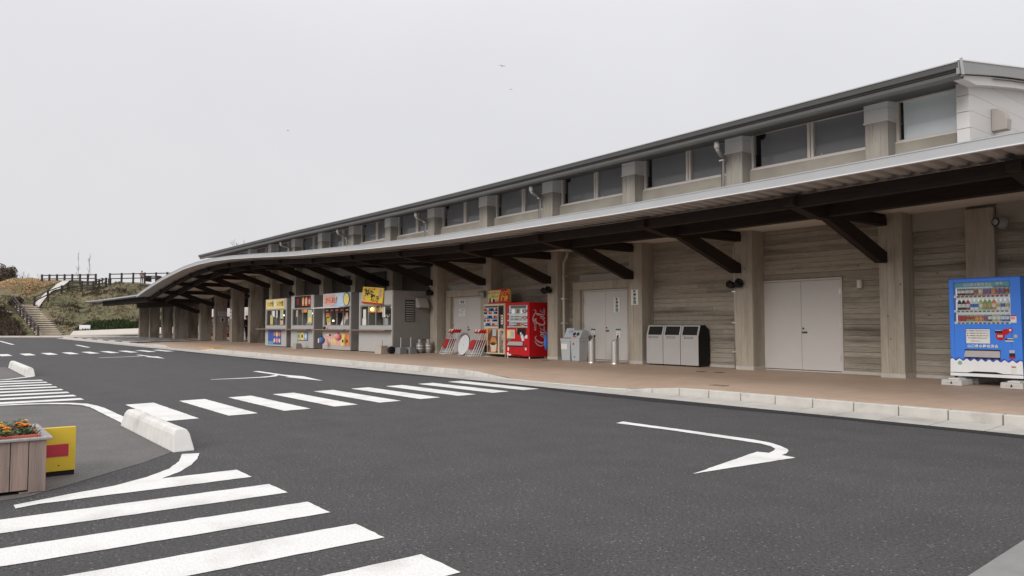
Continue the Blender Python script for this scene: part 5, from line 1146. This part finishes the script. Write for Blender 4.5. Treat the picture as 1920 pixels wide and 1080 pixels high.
o = thing('toilet_sign', 'small white toilet sign with a figure on the fin column', 'sign', (cx(13) + .242, YF + .45, 1.75), R_(90)); box('sign_panel', M_plg, o, -.3, -.006, .1, .3, 0, .38); text('トイレ', .17, M_black, o, at_front(0, -.008, .24), ext=.001, lw=.003); p = box('figure_panel', M_plg, o, -.13, -.006, -.32, .16, 0, .02)
f = MB(); f.ball((0.02, -.008, -.04), .04, 8, 5, (1, .3, 1)); f.prism([(-.05, -.09), (.09, -.09), (.06, -.3), (-.02, -.3)], 'y', -.010, -.0065); f.build('figure', M_black, p)
o = thing('fin_notice', 'stack of pale notices taped to the fin left of the suited person', 'notice', (cx(12), YF - .008, 1.9)); [box('notice_sheet', (M_lav, M_offw, M_lav)[q], o, -.17, -.006, -.3 + q * .22, .17, 0, -.12 + q * .22) for q in range(3)]

# ------------------------------------------------------------------ kerb blocks, planter, yellow board
def stop_block(x0, x1, n, label):
    o = thing('kerb_block', label, 'kerb block', (x0, 1.86, 0), 0, 'white concrete kerb blocks')
    L = (x1 - x0) / n
    for k in range(n):
        a, b = k * L + .006, (k + 1) * L - .006; h = .205
        ca = .13 if k == 0 else 0; cb = .13 if k == n - 1 else 0
        def ring(x, sc, z): return [(x, .0 + .01, z)]
        pr = [(.01, 0), (.035, h - .05), (.055, h - .01), (.08, h), (.14, h), (.165, h - .01), (.185, h - .05), (.21, 0)]
        vs = []
        for (x, c, sgn) in ((a, ca, 1), (b, cb, -1)):
            if c:
                vs.append([(x + sgn * c * (z / h) ** 1.2, y, z) for y, z in pr])
            else: vs.append([(x, y, z) for y, z in pr])
        nn = len(pr)
        MB().add(vs[0] + vs[1], [tuple(range(nn - 1, -1, -1)), tuple(range(nn, 2 * nn))] + [(i, (i + 1) % nn, nn + (i + 1) % nn, nn + i) for i in range(nn)]).build('block_segment', mat('white_kerb', (0.60, 0.585, 0.555), 0.8, 0.08, 6, bump=.15, bscale=50, island=.04, col2=(0.45, 0.43, 0.40), c2scale=2, c2lo=.55, c2hi=.75), o, .012)
stop_block(-9.98, -7.55, 5, 'near white concrete kerb block of five segments beside the island'); stop_block(-25.4, -20.75, 8, 'far white concrete kerb block at the left edge beyond the zebra stripes')
pl = thing('planter_box', 'weathered wooden planter box with orange flowers at the left edge', 'planter', (-6.40, .72, 0))
n = 9
for k in range(n):
    y1 = -.11 * k; random.seed(k)
    box('plank', M_plank, pl, -.025 + random.uniform(-.003, .003), y1 - .107, .015 + (.012 if k % 3 else -.01), .025 + random.uniform(-.002, .002), y1 - .002, .372, .003)
for k in range(7):
    box('plank', M_plank, pl, -.03 - .11 * (k + 1), -.025, .02, -.03 - .11 * k - .004, .0, .372, .003)
box('plank_wall', M_plank, pl, -.84, -1.0, .02, -.81, 0, .372)
MB().box(-.79, -.98, .03, -.03, -.03, .33).build('soil_box', M_brown, pl)
for (q, w_) in ((.0, .04), (-.25, .05), (-.5, .05)): box('skid', M_plank, pl, -.8, q - w_ - .12, 0, .012, q - .03, .014)
rim = [(-.13, -1.05, .05, .045)]
MB().box(-.008, -1.0, .374, .045, .035, .394).build('rim_board', M_rim, pl, .006); MB().box(-.88, -.035, .3742, -.010, .035, .3938).build('rim_board', M_rim, pl, .006); MB().box(-.88, -1.0, .3742, -.75, -.037, .3938).build('rim_board', M_rim, pl, .006)
for k in range(3):
    y1 = -.038 - .30 * k
    t = thing('flower_tray', ('terracotta plastic flower tray at right end of the planter', 'terracotta plastic flower tray in the middle of the planter', 'terracotta plastic flower tray at far end of the planter')[k], 'flower tray', (-6.412, .72 + y1, .362), 0, 'flower trays')
    mb = MB(); x0, x1, ya, yb = -.70, 0, -.28, 0
    mb.box(x0, ya, 0, x1, ya + .018, .05).box(x0, yb - .018, 0, x1, yb, .05).box(x0, ya + .018, 0, x0 + .018, yb - .018, .05).box(x1 - .018, ya + .018, 0, x1, yb - .018, .05)
    mb.build('tray_rim', M_pot, t, .004)
    mb = MB()
    for q in range(1, 5): mb.box(x0 + q * .14 - .008, ya + .018, .0, x0 + q * .14 + .008, yb - .018, .042)
    mb.build('tray_divider', M_pot, t)
    MB().box(x0 + .018, ya + .018, -.03, x1 - .018, yb - .018, .02).build('soil', mat('soil', (0.035, 0.025, 0.018), 0.95, .3, 40), t)
    rr = random.Random(20 + k)
    for q in range(5 if k < 2 else 0):
        for s in range(2):
            px_, py_ = x0 + .07 + q * .14 + rr.uniform(-.02, .02), ya + .08 + s * .13 + rr.uniform(-.02, .02)
            nf = rr.choice((0, 1, 1, 2)) if not (k == 0 and q == 3) else 4
            fl = thing('flower_plant', f"bedding plant {dict([(0, 'without blossoms'), (1, 'with one blossom'), (2, 'with two blossoms'), (4, 'with orange blossom cluster')])[nf]}, {('fifth', 'fourth', 'third', 'second', 'first')[q]} from planter front, {('left', 'right')[s]} row of {('right-end', 'middle')[k]} tray", 'plant', (-6.412 + px_, .72 + y1 + py_, .384), rr.uniform(0, 6), 'bedding plants in the planter')
            mb = MB()
            for e in range(70):
                a = rr.uniform(0, 6.28); rad = rr.uniform(.005, .075); hh = rr.uniform(.008, .065) * (1.1 - rad * 8); p = Vector((rad * math.cos(a), rad * math.sin(a), hh)); d = Vector((math.cos(a), math.sin(a), rr.uniform(.2, 1.4))).normalized() * rr.uniform(.018, .034); sd_ = Vector((-math.sin(a), math.cos(a), rr.uniform(-.3, .3))) * rr.uniform(.007, .013)
                mb.add([p, p + d * .5 + sd_, p + d, p + d * .5 - sd_], [(0, 1, 2, 3)])
            mb.build('leaves', M_leaf, fl)
            for e in range(nf):
                mb = MB(); c = Vector((rr.uniform(-.04, .04), rr.uniform(-.04, .04), rr.uniform(.05, .075)))
                for pt in range(14):
                    a = pt * 6.28 / 7 + rr.uniform(-.2, .2); rr_ = .030 if pt < 7 else .019; d = Vector((math.cos(a), math.sin(a), .35 if pt < 7 else .9)) * rr_; sd_ = Vector((-math.sin(a), math.cos(a), 0)) * rr_ * .42
                    mb.add([c, c + d * .7 + sd_, c + d, c + d * .7 - sd_], [(0, 1, 2, 3)])
                mb.build('blossom', M_petal if (nf == 4 or rr.random() < .35) else M_petal2, fl)
yb = thing('yellow_board', 'yellow board with a red rectangle standing behind the planter', 'sign', (-6.98, .86, 0))
box('board_panel', M_yel, yb, -.02, -.12, .04, .02, .125, .385, .003); box('red_rectangle', mat('sign_red', (0.50, 0.025, 0.05), 0.5), yb, .0201, -.12, .155, .0235, .075, .252); box('base_batten', M_black, yb, -.03, -.12, 0.0, .015, .12, .038)  # black strip along the foot of the board
MB().lathe([(.001, 0), (.005, 0), (.005, .003), (.001, .003)], 0, 0, 8).xf(Matrix.Translation((.0202, .01, .085)) @ Matrix.Rotation(math.pi / 2, 4, 'Y')).build('bolt', M_black, yb)

# ------------------------------------------------------------------ hill beyond the car park
# hill frame: r to the right and d away from the road, both in metres
def HW(r, d, z=0.0): return RGT * r + FWD * d + Vector((0, 0, z))
KN = [(76.9, -.3), (77.6, .1), (84, 3.0), (92, 6.0), (96, 6.55), (104, 6.9), (130, 7.2), (260, 7.0)]
def hz(r, d):
    b = KN[-1][1]
    for (a, za), (c, zc) in zip(KN, KN[1:]):
        if a <= d <= c: b = za + (zc - za) * (d - a) / (c - a); break
    if d < KN[0][0]: b = -.3
    k = min(1, max(0, (d - 78) / 5))
    b += k * (.28 * math.sin(r * .9 + d * .35) + .2 * math.sin(r * .41 - d * .8) + .14 * math.sin(r * 2.3 + 1.3 * d)) * (.5 if d > 92 else 1)
    b += 1.0 * math.exp(-((r + 61.5) ** 2) / 30 - ((d - 98) ** 2) / 25) * .6
    return b
mb = MB(); rs = [-150 + 6 * k for k in range(11)] + [-88 + 1.0 * k for k in range(62)] + [-24 + 8 * k for k in range(14)]
ds = [76.9 + .75 * k for k in range(30)] + [101 + 3 * k for k in range(8)] + [130, 160, 200, 260]
vs = [HW(r, d, hz(r, d)) for d in ds for r in rs]; nr = len(rs)
mb.add(vs, [(j * nr + i, j * nr + i + 1, (j + 1) * nr + i + 1, (j + 1) * nr + i) for j in range(len(ds) - 1) for i in range(nr - 1)])
M_hill = mat('hill_grass', (0.135, 0.11, 0.06), 0.95, 0.35, 1.1, bump=.5, bscale=3, col2=(0.08, 0.082, 0.036), c2scale=.22, c2lo=.42, c2hi=.62)
mb.build('hillside', M_hill, kind='structure', smooth=True)
M_g1 = mat('dry_grass', (0.205, 0.162, 0.095), 0.9, 0.3, .5, island=.5, col2=(0.09, 0.092, 0.04), c2scale=.25, c2lo=.42, c2hi=.6)
M_g2 = mat('green_cover', (0.045, 0.07, 0.022), 0.9, 0.3, 1, island=.5); M_g3 = mat('heather_brown', (0.13, 0.085, 0.065), 0.9, 0.3, .5, island=.5, col2=(0.075, 0.085, 0.035), c2scale=.35)
M_g4 = mat('straw_grass', (0.52, 0.37, 0.21), 0.9, 0.2, .6, island=.3)
def tufts(name, m, n, fr, h0, h1, seed, wd=.05, lab=None):
    rr = random.Random(seed); mb = MB()
    for _ in range(n):
        r, d = fr(rr); z = hz(r, d) - .03; c = HW(r, d, z)
        for b in range(5):
            a = rr.uniform(0, 6.28); h = rr.uniform(h0, h1); w = wd * rr.uniform(.6, 1.5); o = Vector((math.cos(a), math.sin(a), 0)); q = c + o * rr.uniform(0, .22)
            s = Vector((-o.y, o.x, 0)) * w; mb.add([q - s, q + s, q + o * h * rr.uniform(.2, .9) + Vector((0, 0, h))], [(0, 1, 2)])
    o = mb.build(name, m, kind='stuff'); o['label'] = lab; return o
def stair_gap(r, d):
    t = (d - 77) / 7; c = -47.5 - 7.0 * t
    return abs(r - c) < 1.75 and d < 84.6
def area(r0, r1, d0, d1):
    def f(rr):
        while True:
            r, d = rr.uniform(r0, r1), rr.uniform(d0, d1)
            if not stair_gap(r, d) and not (r > -46.6 and d < 78.4): return r, d
    return f
tufts('grass', M_g1, 8000, area(-60, -22, 78.2, 93),   .05, .20, 1, .05, 'dry brown and green grass covering the slope')
tufts('ground_cover', M_g2, 1500, area(-46, -34, 78.4, 80.8), .15, .45, 2, .09, 'dark green ground cover above the low wall')
_rc = random.Random(77); CL = [(_rc.uniform(-52, -30), _rc.uniform(79.5, 92)) for _ in range(60)]
def clump(rr):
    while True:
        c = rr.choice(CL); r, d = c[0] + rr.gauss(0, .9), c[1] + rr.gauss(0, .22)
        if not stair_gap(r, d) and d > 78.4: return r, d
tufts('brushwood', mat('brown_brushwood', (0.075, 0.052, 0.04), 0.9, 0.3, .8, island=.5), 1700, clump, .10, .34, 6, .05, 'scattered dark brown brushwood on the slope')
tufts('heather', M_g3, 2300, lambda rr: (lambda d: (-49.6 - (d - 77) * 1.0 - abs(rr.gauss(0, 4.5)) - .4, d))(rr.uniform(77.5, 84)), .2, .6, 3, .09, 'brown heather like cover left of the steps')
tufts('straw_grass', M_g4, 1800, area(-66, -57.5, 90, 97.5), .08, .22, 4, .06, 'straw coloured grass on the mound')
# car park edge at the foot of the hill and low retaining wall
e = MB()
ed = bpy.data.objects.new('far_kerb', None); COL.objects.link(ed); ed['kind'] = 'structure'
for k in range(22):
    r0 = -84 + 2 * k; p = [HW(r0 + .02, 76.3), HW(r0 + 1.98, 76.3), HW(r0 + 1.98, 77.2), HW(r0 + .02, 77.2)]
    MB().add([q + Vector((0, 0, -.1)) for q in p] + [q + Vector((0, 0, .12)) for q in p], [(0, 3, 2, 1), (4, 5, 6, 7), (0, 1, 5, 4), (1, 2, 6, 5), (2, 3, 7, 6), (3, 0, 4, 7)]).build('kerb_stone', M_path, ed)
p = [HW(-84, 74.6, .006), HW(-41, 74.6, .006), HW(-41, 76.28, .006), HW(-84, 76.28, .006)]; MB().poly(p).build('far_pavement', M_path, kind='structure')
rw = thing('retaining_wall', 'low pale concrete retaining wall at the foot of the slope', 'wall')
def wedge(a, b, d, z0a, z0b, z1a, z1b, th):
    p = [HW(a, d, z0a), HW(b, d, z0b), HW(b, d + th, z0b), HW(a, d + th, z0a), HW(a + .3, d + .5, z1a), HW(b, d + .5, z1b), HW(b, d + .5 + th, z1b), HW(a + .3, d + .5 + th, z1a)]
    return MB().add(p, [(0, 3, 2, 1), (4, 5, 6, 7), (0, 1, 5, 4), (1, 2, 6, 5), (2, 3, 7, 6), (3, 0, 4, 7)])
wedge(-45.9, -30, 77.25, -.1, .5, .62, 1.25, .5).build('wall_face', mat('pale_wall', (0.50, 0.46, 0.41), 0.85, 0.06, 1), rw)
p = [HW(-45.9, 76.6, .12), HW(-30, 76.6, .5), HW(-30, 77.25, .5), HW(-45.9, 77.25, .12)]; MB().add(p + [q + Vector((0, 0, .06)) for q in p], [(0, 3, 2, 1), (4, 5, 6, 7), (0, 1, 5, 4), (1, 2, 6, 5), (2, 3, 7, 6), (3, 0, 4, 7)]).build('footing', M_path, rw)
HR = math.atan2(RGT.y, RGT.x)
ws = thing('notice_board', 'small white board standing on the retaining wall', 'sign', HW(-44.9, 78.6, .55), HR)
box('board_panel', mat('board_white', (0.70, 0.70, 0.70), 0.5), ws, -.56, -.03, .12, .56, .03, .66); box('board_edge', M_plg, ws, -.59, -.02, .09, .59, .025, .69); [box('leg', M_plg, ws, s - .04, -.02, -.1, s + .04, .02, .09) for s in (-.4, .4)]
# steps
sp = thing('hill_steps', 'flight of pale steps climbing the slope to the left', 'steps')
NS = 18
for k in range(NS):
    t = k / (NS - 1); d = 77.0 + 7.0 * t; r0 = -48.9 - 7.2 * t; r1 = -46.15 - 7.5 * t; z = .16 + 3.35 * t
    p = [HW(r0, d, z - .10), HW(r1, d, z - .10), HW(r1, d + .46, z - .10), HW(r0, d + .46, z - .10)]
    s = MB().add(p + [q + Vector((0, 0, .10)) for q in p], [(0, 3, 2, 1), (4, 5, 6, 7), (0, 1, 5, 4), (1, 2, 6, 5), (2, 3, 7, 6), (3, 0, 4, 7)]).build('step', M_tread, sp)
    p = [HW(r0, d + .14, z - .56), HW(r1, d + .14, z - .56), HW(r1, d + .46, z - .56), HW(r0, d + .46, z - .56)]
    MB().add(p + [q + Vector((0, 0, .454)) for q in p], [(0, 3, 2, 1), (4, 5, 6, 7), (0, 1, 5, 4), (1, 2, 6, 5), (2, 3, 7, 6), (3, 0, 4, 7)]).build('riser', M_fence, s)  # dark brown body under each slab paints in the shadow gap
# fences
def fence(name, label, pts, h, rails, pw=.09, rr_=.045, cat='fence', group=None):
    o = thing(name, label, cat, (0, 0, 0), 0, group); W3 = [HW(*p) for p in pts]
    for p in W3: MB().tube([p + Vector((0, 0, -.3)), p + Vector((0, 0, h + .08))], pw, 8).build('post', M_fence, o)
    for z in rails:
        for a, b in zip(W3, W3[1:]): MB().tube([a + Vector((0, 0, z)), b + Vector((0, 0, z))], rr_, 6).build('rail', M_fence, o)
    return o
def lerp(a, b, n): return [tuple(a[j] + (b[j] - a[j]) * k / n for j in range(3)) for k in range(n + 1)]
fence('hill_fence', 'dark three rail fence on the crest above the straw mound', lerp((-60.55, 96, 6.62), (-51.95, 93, 6.50), 7), 1.05, (.15, .55, 1.0), .125, .07)
fence('hill_fence', 'dark two rail fence on the crest beside the standing person', lerp((-49.65, 92, 6.5), (-43.0, 96, 6.95), 6) + lerp((-42, 96, 6.95), (-34, 97, 7.0), 5), 1.05, (.45, 1.0), .12, .065)
fence('hill_fence', 'dark low fence stepping down between the two crest fences', [(-53.5, 96, 6.2), (-52.5, 95.5, 6.3), (-51.4, 95, 6.2), (-50.6, 94, 6.1), (-50.1, 93, 6.05)], .9, (.3, .6, .88), .08, .05)
fence('path_fence', 'dark two rail fence climbing beside the pale path', [(-53.75, 84, 3.55), (-53.5, 86, 4.35), (-53.25, 88.2, 5.0), (-53.1, 89.2, 5.35), (-51.95, 90, 5.6), (-50.9, 90.6, 5.65), (-50.5, 91.2, 5.85), (-50.1, 92, 6.15)], .85, (.38, .80), .12, .065)
fence('stair_rail', 'dark sloping handrail along the left side of steps', [(-48.75 - 7.25 * t, 76.95 + 6.9 * t, .2 + 3.45 * t) for t in [k / 7 for k in range(8)]], .82, (.42, .80), .10, .085, 'handrail')
# path
pw_ = [(-54.3, 84.6), (-54.6, 87), (-55.2, 90), (-56.2, 93.5), (-57.3, 96.5)]
mb = MB()
def strip(mb, P, wl, up=.10):
    for (a, b) in zip(P, P[1:]):
        mb.add([HW(a[0] - wl, a[1], hz(a[0] - wl, a[1]) + up), HW(a[0] + wl, a[1], hz(a[0] + wl, a[1]) + up), HW(b[0] + wl, b[1], hz(b[0] + wl, b[1]) + up), HW(b[0] - wl, b[1], hz(b[0] - wl, b[1]) + up)], [(0, 1, 2, 3)])
P = [tuple(pw_[i][j] + (pw_[i + 1][j] - pw_[i][j]) * k / 6 for j in range(2)) for i in range(4) for k in range(6)]
strip(mb, P, .48, .18); strip(mb, [(-60, 80.6), (-58.5, 82), (-57, 83.4), (-56.4, 84.0)], .35, .16)
mb.build('path', M_path, kind='structure')
# picnic table and person on the crest
pt = thing('picnic_table', 'dark picnic table behind the crest fence', 'table', HW(-46.9, 97.5, 6.9), HR); box('tabletop', M_fence, pt, -.9, -.4, .68, .9, .4, .76); [box('bench', M_fence, pt, -.9, s - .15, .40, .9, s + .15, .46) for s in (-.75, .75)]; [box('leg', M_fence, pt, s - .06, -.7, 0, s + .06, .7, .68) for s in (-.65, .65)]
def person(label, loc, rz, jacket, trousers, stride=.0, arm=0.0, white_bag=False):
    o = thing('person', label, 'person', loc, rz); s = stride
    J = {'pelvis': (0, 0, .95), 'spine': (0, 0, 1.12), 'chest': (0, 0, 1.33), 'neck': (0, 0, 1.46), 'head': (0, -.015, 1.56), 'crown': (0, -.01, 1.68),
         'hl': (-.09, 0, .90), 'kl': (-.095, -s * .5 - .02, .50), 'al': (-.095, -s * .9 if s else 0, .09), 'tl': (-.10, -s * .9 - .16, .04), 'hr': (.09, 0, .90), 'kr': (.095, s * .35 - .02, .50), 'ar': (.095, s, .09 + s * .15), 'tr': (.10, s - .15, .03),
         'sl': (-.17, 0, 1.39), 'el': (-.23, .02 - arm * .05, 1.12), 'wl': (-.20 + arm * .12, -.06 - arm * .2, .88 + arm * .22), 'fl': (-.19 + arm * .18, -.09 - arm * .22, .79 + arm * .30), 'sr': (.17, 0, 1.39), 'er': (.23, .02, 1.12), 'wr': (.20, -.05, .87), 'fr': (.19, -.08, .78)}
    E = [('pelvis', 'spine'), ('spine', 'chest'), ('chest', 'neck'), ('neck', 'head'), ('head', 'crown'), ('pelvis', 'hl'), ('hl', 'kl'), ('kl', 'al'), ('al', 'tl'), ('pelvis', 'hr'), ('hr', 'kr'), ('kr', 'ar'), ('ar', 'tr'), ('chest', 'sl'), ('sl', 'el'), ('el', 'wl'), ('wl', 'fl'), ('chest', 'sr'), ('sr', 'er'), ('er', 'wr'), ('wr', 'fr')]
    RAD = {'pelvis': (.15, .105), 'spine': (.135, .10), 'chest': (.165, .11), 'neck': (.055, .055), 'head': (.085, .10), 'crown': (.06, .07), 'h': (.085, .085), 'k': (.058, .06), 'a': (.04, .045), 't': (.04, .03), 's': (.065, .065), 'e': (.045, .045), 'w': (.032, .032), 'f': (.035, .022)}
    def skin_obj(name, keys, infl, m):
        ks = list(keys); me = bpy.data.meshes.new(name); me.from_pydata([J[k] for k in ks], [(ks.index(a), ks.index(b)) for a, b in E if a in ks and b in ks], [])
        ob = bpy.data.objects.new(name, me); COL.objects.link(ob); md = ob.modifiers.new('skin', 'SKIN'); sl = me.skin_vertices[0].data
        for i, k in enumerate(ks):
            q = RAD.get(k) or RAD[k[0]]; sl[i].radius = (q[0] + infl, q[1] + infl); sl[i].use_root = (i == 0)
        sb_ = ob.modifiers.new('sub', 'SUBSURF'); sb_.levels = 2; sb_.render_levels = 2
        dg = bpy.context.evaluated_depsgraph_get(); nm = bpy.data.meshes.new_from_object(ob.evaluated_get(dg)); bpy.data.objects.remove(ob)
        nm.materials.clear(); nm.materials.append(m); nm.polygons.foreach_set('use_smooth', [True] * len(nm.polygons)); return link(name, nm, o)
    body = skin_obj('body', J.keys(), 0, M_skin)
    skin_obj('jacket', ['pelvis', 'spine', 'chest', 'sl', 'el', 'wl', 'sr', 'er', 'wr'], .018, jacket); skin_obj('trousers', ['pelvis', 'hl', 'kl', 'al', 'hr', 'kr', 'ar'], .012, trousers)
    MB().ball((0, .012, 1.625), .108, 14, 9, (.88, 1.0, 1.0)).build('hair', M_hair, o, smooth=True)
    for s_ in (-1, 1): MB().box(s_ * .10 - .045, (-s * .9 if s_ < 0 else s) - .19, .0, s_ * .10 + .045, (-s * .9 if s_ < 0 else s) + .07, .075).build('shoe', M_black, o, .02)
    f = MB(); f.ball((0, -.118, 1.57), .018, 8, 5, (.8, 1, 1.3)); [f.ball((e * .035, -.103, 1.60), .011, 8, 5) for e in (-1, 1)]; f.box(-.025, -.108, 1.52, .025, -.098, 1.526); f.build('face', mat('face_shade', (0.30, 0.16, 0.12), .6), o)
    return o
person('person in a greyish jacket standing behind the crest fence', HW(-47.85, 96.3, hz(-47.85, 96.3) + .02), HR + R_(25), M_jacket, M_trous, 0, 1.0)
person('person in a black suit walking between the fin columns', (-50.86, 17.1, .15), R_(100), M_suit, M_suit, .22)
wb = thing('carrier_bag', 'white carrier bag hanging at the suited person\'s legs', 'bag', (-50.95, 17.0, .22), R_(70)); MB().add([(-.16, -.06, 0), (.16, -.06, 0), (.16, .06, 0), (-.16, .06, 0), (-.13, -.02, .34), (.13, -.02, .34), (.13, .02, .34), (-.13, .02, .34)], [(0, 3, 2, 1), (4, 5, 6, 7), (0, 1, 5, 4), (1, 2, 6, 5), (2, 3, 7, 6), (3, 0, 4, 7)]).build('bag_body', M_white, wb, .02); MB().tube([(-.07, 0, .33), (0, 0, .5), (.07, 0, .33)], .008, 6).build('handle', M_white, wb)

# ------------------------------------------------------------------ trees
def bare_tree(name, label, base, h, spread, n, seed, r0, cat='tree', group=None, m=M_twig, depth=3, upright=.7, trunk_share=.9):
    o = thing(name, label, cat, base, 0, group); rr = random.Random(seed); tr = MB(); br = MB()
    top = Vector((rr.uniform(-.1, .1), rr.uniform(-.1, .1), h * trunk_share)); pts = [Vector((0, 0, -.2)) + (top - Vector((0, 0, -.2))) * (k / 6) + Vector((rr.uniform(-1, 1), rr.uniform(-1, 1), 0)) * h * .008 for k in range(7)]
    tr.tube(pts, r0, 7, r0 * .3); tr.build('trunk', m, o)
    def grow(p, d, L, r, lv):
        q = p + d * L; mid = p + d * L * .5 + Vector((rr.uniform(-1, 1), rr.uniform(-1, 1), rr.uniform(-.3, 1))) * L * .06
        br.tube([p, mid, q], r, 5, r * .45, False)
        if lv > 0:
            for _ in range(rr.choice((2, 3))):
                t = rr.uniform(.4, 1); nd = (d + Vector((rr.uniform(-1, 1), rr.uniform(-1, 1), rr.uniform(-.2, .9))) * .7).normalized(); grow(p + d * L * t, nd, L * rr.uniform(.45, .7), r * .6, lv - 1)
    for k in range(n):
        t = rr.uniform(.25, 1.0); p = pts[0] + (top - pts[0]) * t; a = rr.uniform(0, 6.28); d = Vector((math.cos(a) * (1 - upright), math.sin(a) * (1 - upright), upright)).normalized(); grow(p, d, spread * (1.2 - .7 * t) * rr.uniform(.6, 1), r0 * .5 * (1.1 - .6 * t), depth)
    br.build('branches', m, o); return o
M_sap = mat('sapling_bark', (0.42, 0.40, 0.39), .9, .1)
bare_tree('sapling', 'left thin bare sapling behind the crest fence', HW(-57.65, 99, 6.6), 4.2, .8, 12, 3, .06, group='bare saplings', m=M_sap, depth=1, upright=.75, trunk_share=1.0)
bare_tree('sapling', 'right thin bare sapling behind the crest fence', HW(-56.25, 99, 6.6), 4.2, .9, 12, 8, .06, group='bare saplings', m=M_sap, depth=1, upright=.75, trunk_share=1.0)
bare_tree('bare_tree', 'bare tree top showing above the tip of the arched roof', (-91.6, 29.5, 4.5), 6.6, 2.6, 12, 5, .12, m=M_bark, depth=3, upright=.6)
for k, (r, d, h, sd_, lab) in enumerate(((-68.3, 104, 3.4, 1, 'bare shrub tree at left, right of the brown bush'), (-66.2, 104, 2.4, 2, 'low bare shrub on the crest beside the straw mound'), (-64.0, 105, 1.8, 4, 'lowest bare shrub at the left end of the crest fence'))):
    bare_tree('bare_shrub', lab, HW(r, d, 5.6), h, 1.3, 12, sd_, .05, 'shrub', 'bare shrubs on the crest', M_twig, 2, .55)
def bush(label, base, R, seed, m, n=900):
    o = thing('bush', label, 'bush', base, 0, 'brown bushes at the left edge'); rr = random.Random(seed); mb = MB(); br = MB()
    lobes = [(Vector((rr.uniform(-.7, .7) * R[0], rr.uniform(-.6, .6) * R[1], rr.uniform(.3, .9) * R[2])), rr.uniform(.3, .5)) for _ in range(11)]
    for c, f in lobes:
        br.tube([(0, 0, -.2), c * .5 + Vector((0, 0, .1)), c], .06, 6, .02)
        for _ in range(n // 3):
            u = Vector((rr.gauss(0, 1), rr.gauss(0, 1), rr.gauss(0, 1))).normalized() * (rr.random() ** .35) * f; p = c + Vector((u.x * R[0], u.y * R[1], u.z * R[2] * .9))
            if p.z < 0: continue
            a = Vector((rr.gauss(0, 1), rr.gauss(0, 1), rr.gauss(0, 1))).normalized(); b = a.cross(Vector((rr.gauss(0, 1), rr.gauss(0, 1), rr.gauss(0, 1)))).normalized(); s = rr.uniform(.06, .17)
            mb.add([p - a * s, p + b * s * .5, p + a * s, p - b * s * .5], [(0, 1, 2, 3)])
    br.build('trunk', M_bark, o); mb.build('crown', m, o)
M_bush = mat('brown_bush', (0.085, 0.055, 0.04), .9, .3, 1, island=.5, col2=(0.05, 0.055, 0.025), c2scale=.5); M_bush2 = mat('olive_bush', (0.06, 0.055, 0.03), .9, .3, 1, island=.5)
bush('large reddish brown bush at the left edge of the crest', HW(-71.2, 104, 4.9), (4.4, 2.4, 4.3), 1, M_bush, 2400)
bush('smaller brown bush leaning right of the large one', HW(-67.6, 103, 4.9), (2.6, 1.8, 2.5), 2, M_bush, 1500)
bush('dark olive bush outside left behind the brown ones', HW(-76.5, 105, 4.6), (3.2, 2.2, 4.6), 3, M_bush2, 1800)
bush('low dark bush at the head of the steps', HW(-56.6, 85.2, 3.5), (1.7, .8, .75), 4, M_bush, 700)
# gulls
for (x, y, z, a, lab) in ((-44.97, 34.35, 21.14, .4, 'dark gull gliding high above the roof'), (-54.23, 21.07, 15.87, 1.2, 'tiny distant bird low in the left sky'), (-45.0, 35.2, 19.48, .1, 'small distant bird just below the gull')):
    o = thing('bird', lab, 'bird', (x, y, z), a + HR, 'birds in the sky'); sc = .36 if 'gull' in lab and 'below' not in lab else .2
    MB().ball((0, 0, 0), .09 * sc * 1.2, 8, 6, (.8, 2.6, .8)).build('body', M_bgrey, o, smooth=True)
    for s in (-1, 1): MB().add([(s * .05 * sc, -.12 * sc, .02), (s * .45 * sc, -.02 * sc, .16 * sc), (s * .95 * sc, .12 * sc, .02 * sc), (s * .42 * sc, .14 * sc, .14 * sc), (s * .05 * sc, .14 * sc, .01)], [(0, 1, 3, 4), (1, 2, 3)]).build('wing', M_bgrey, o)
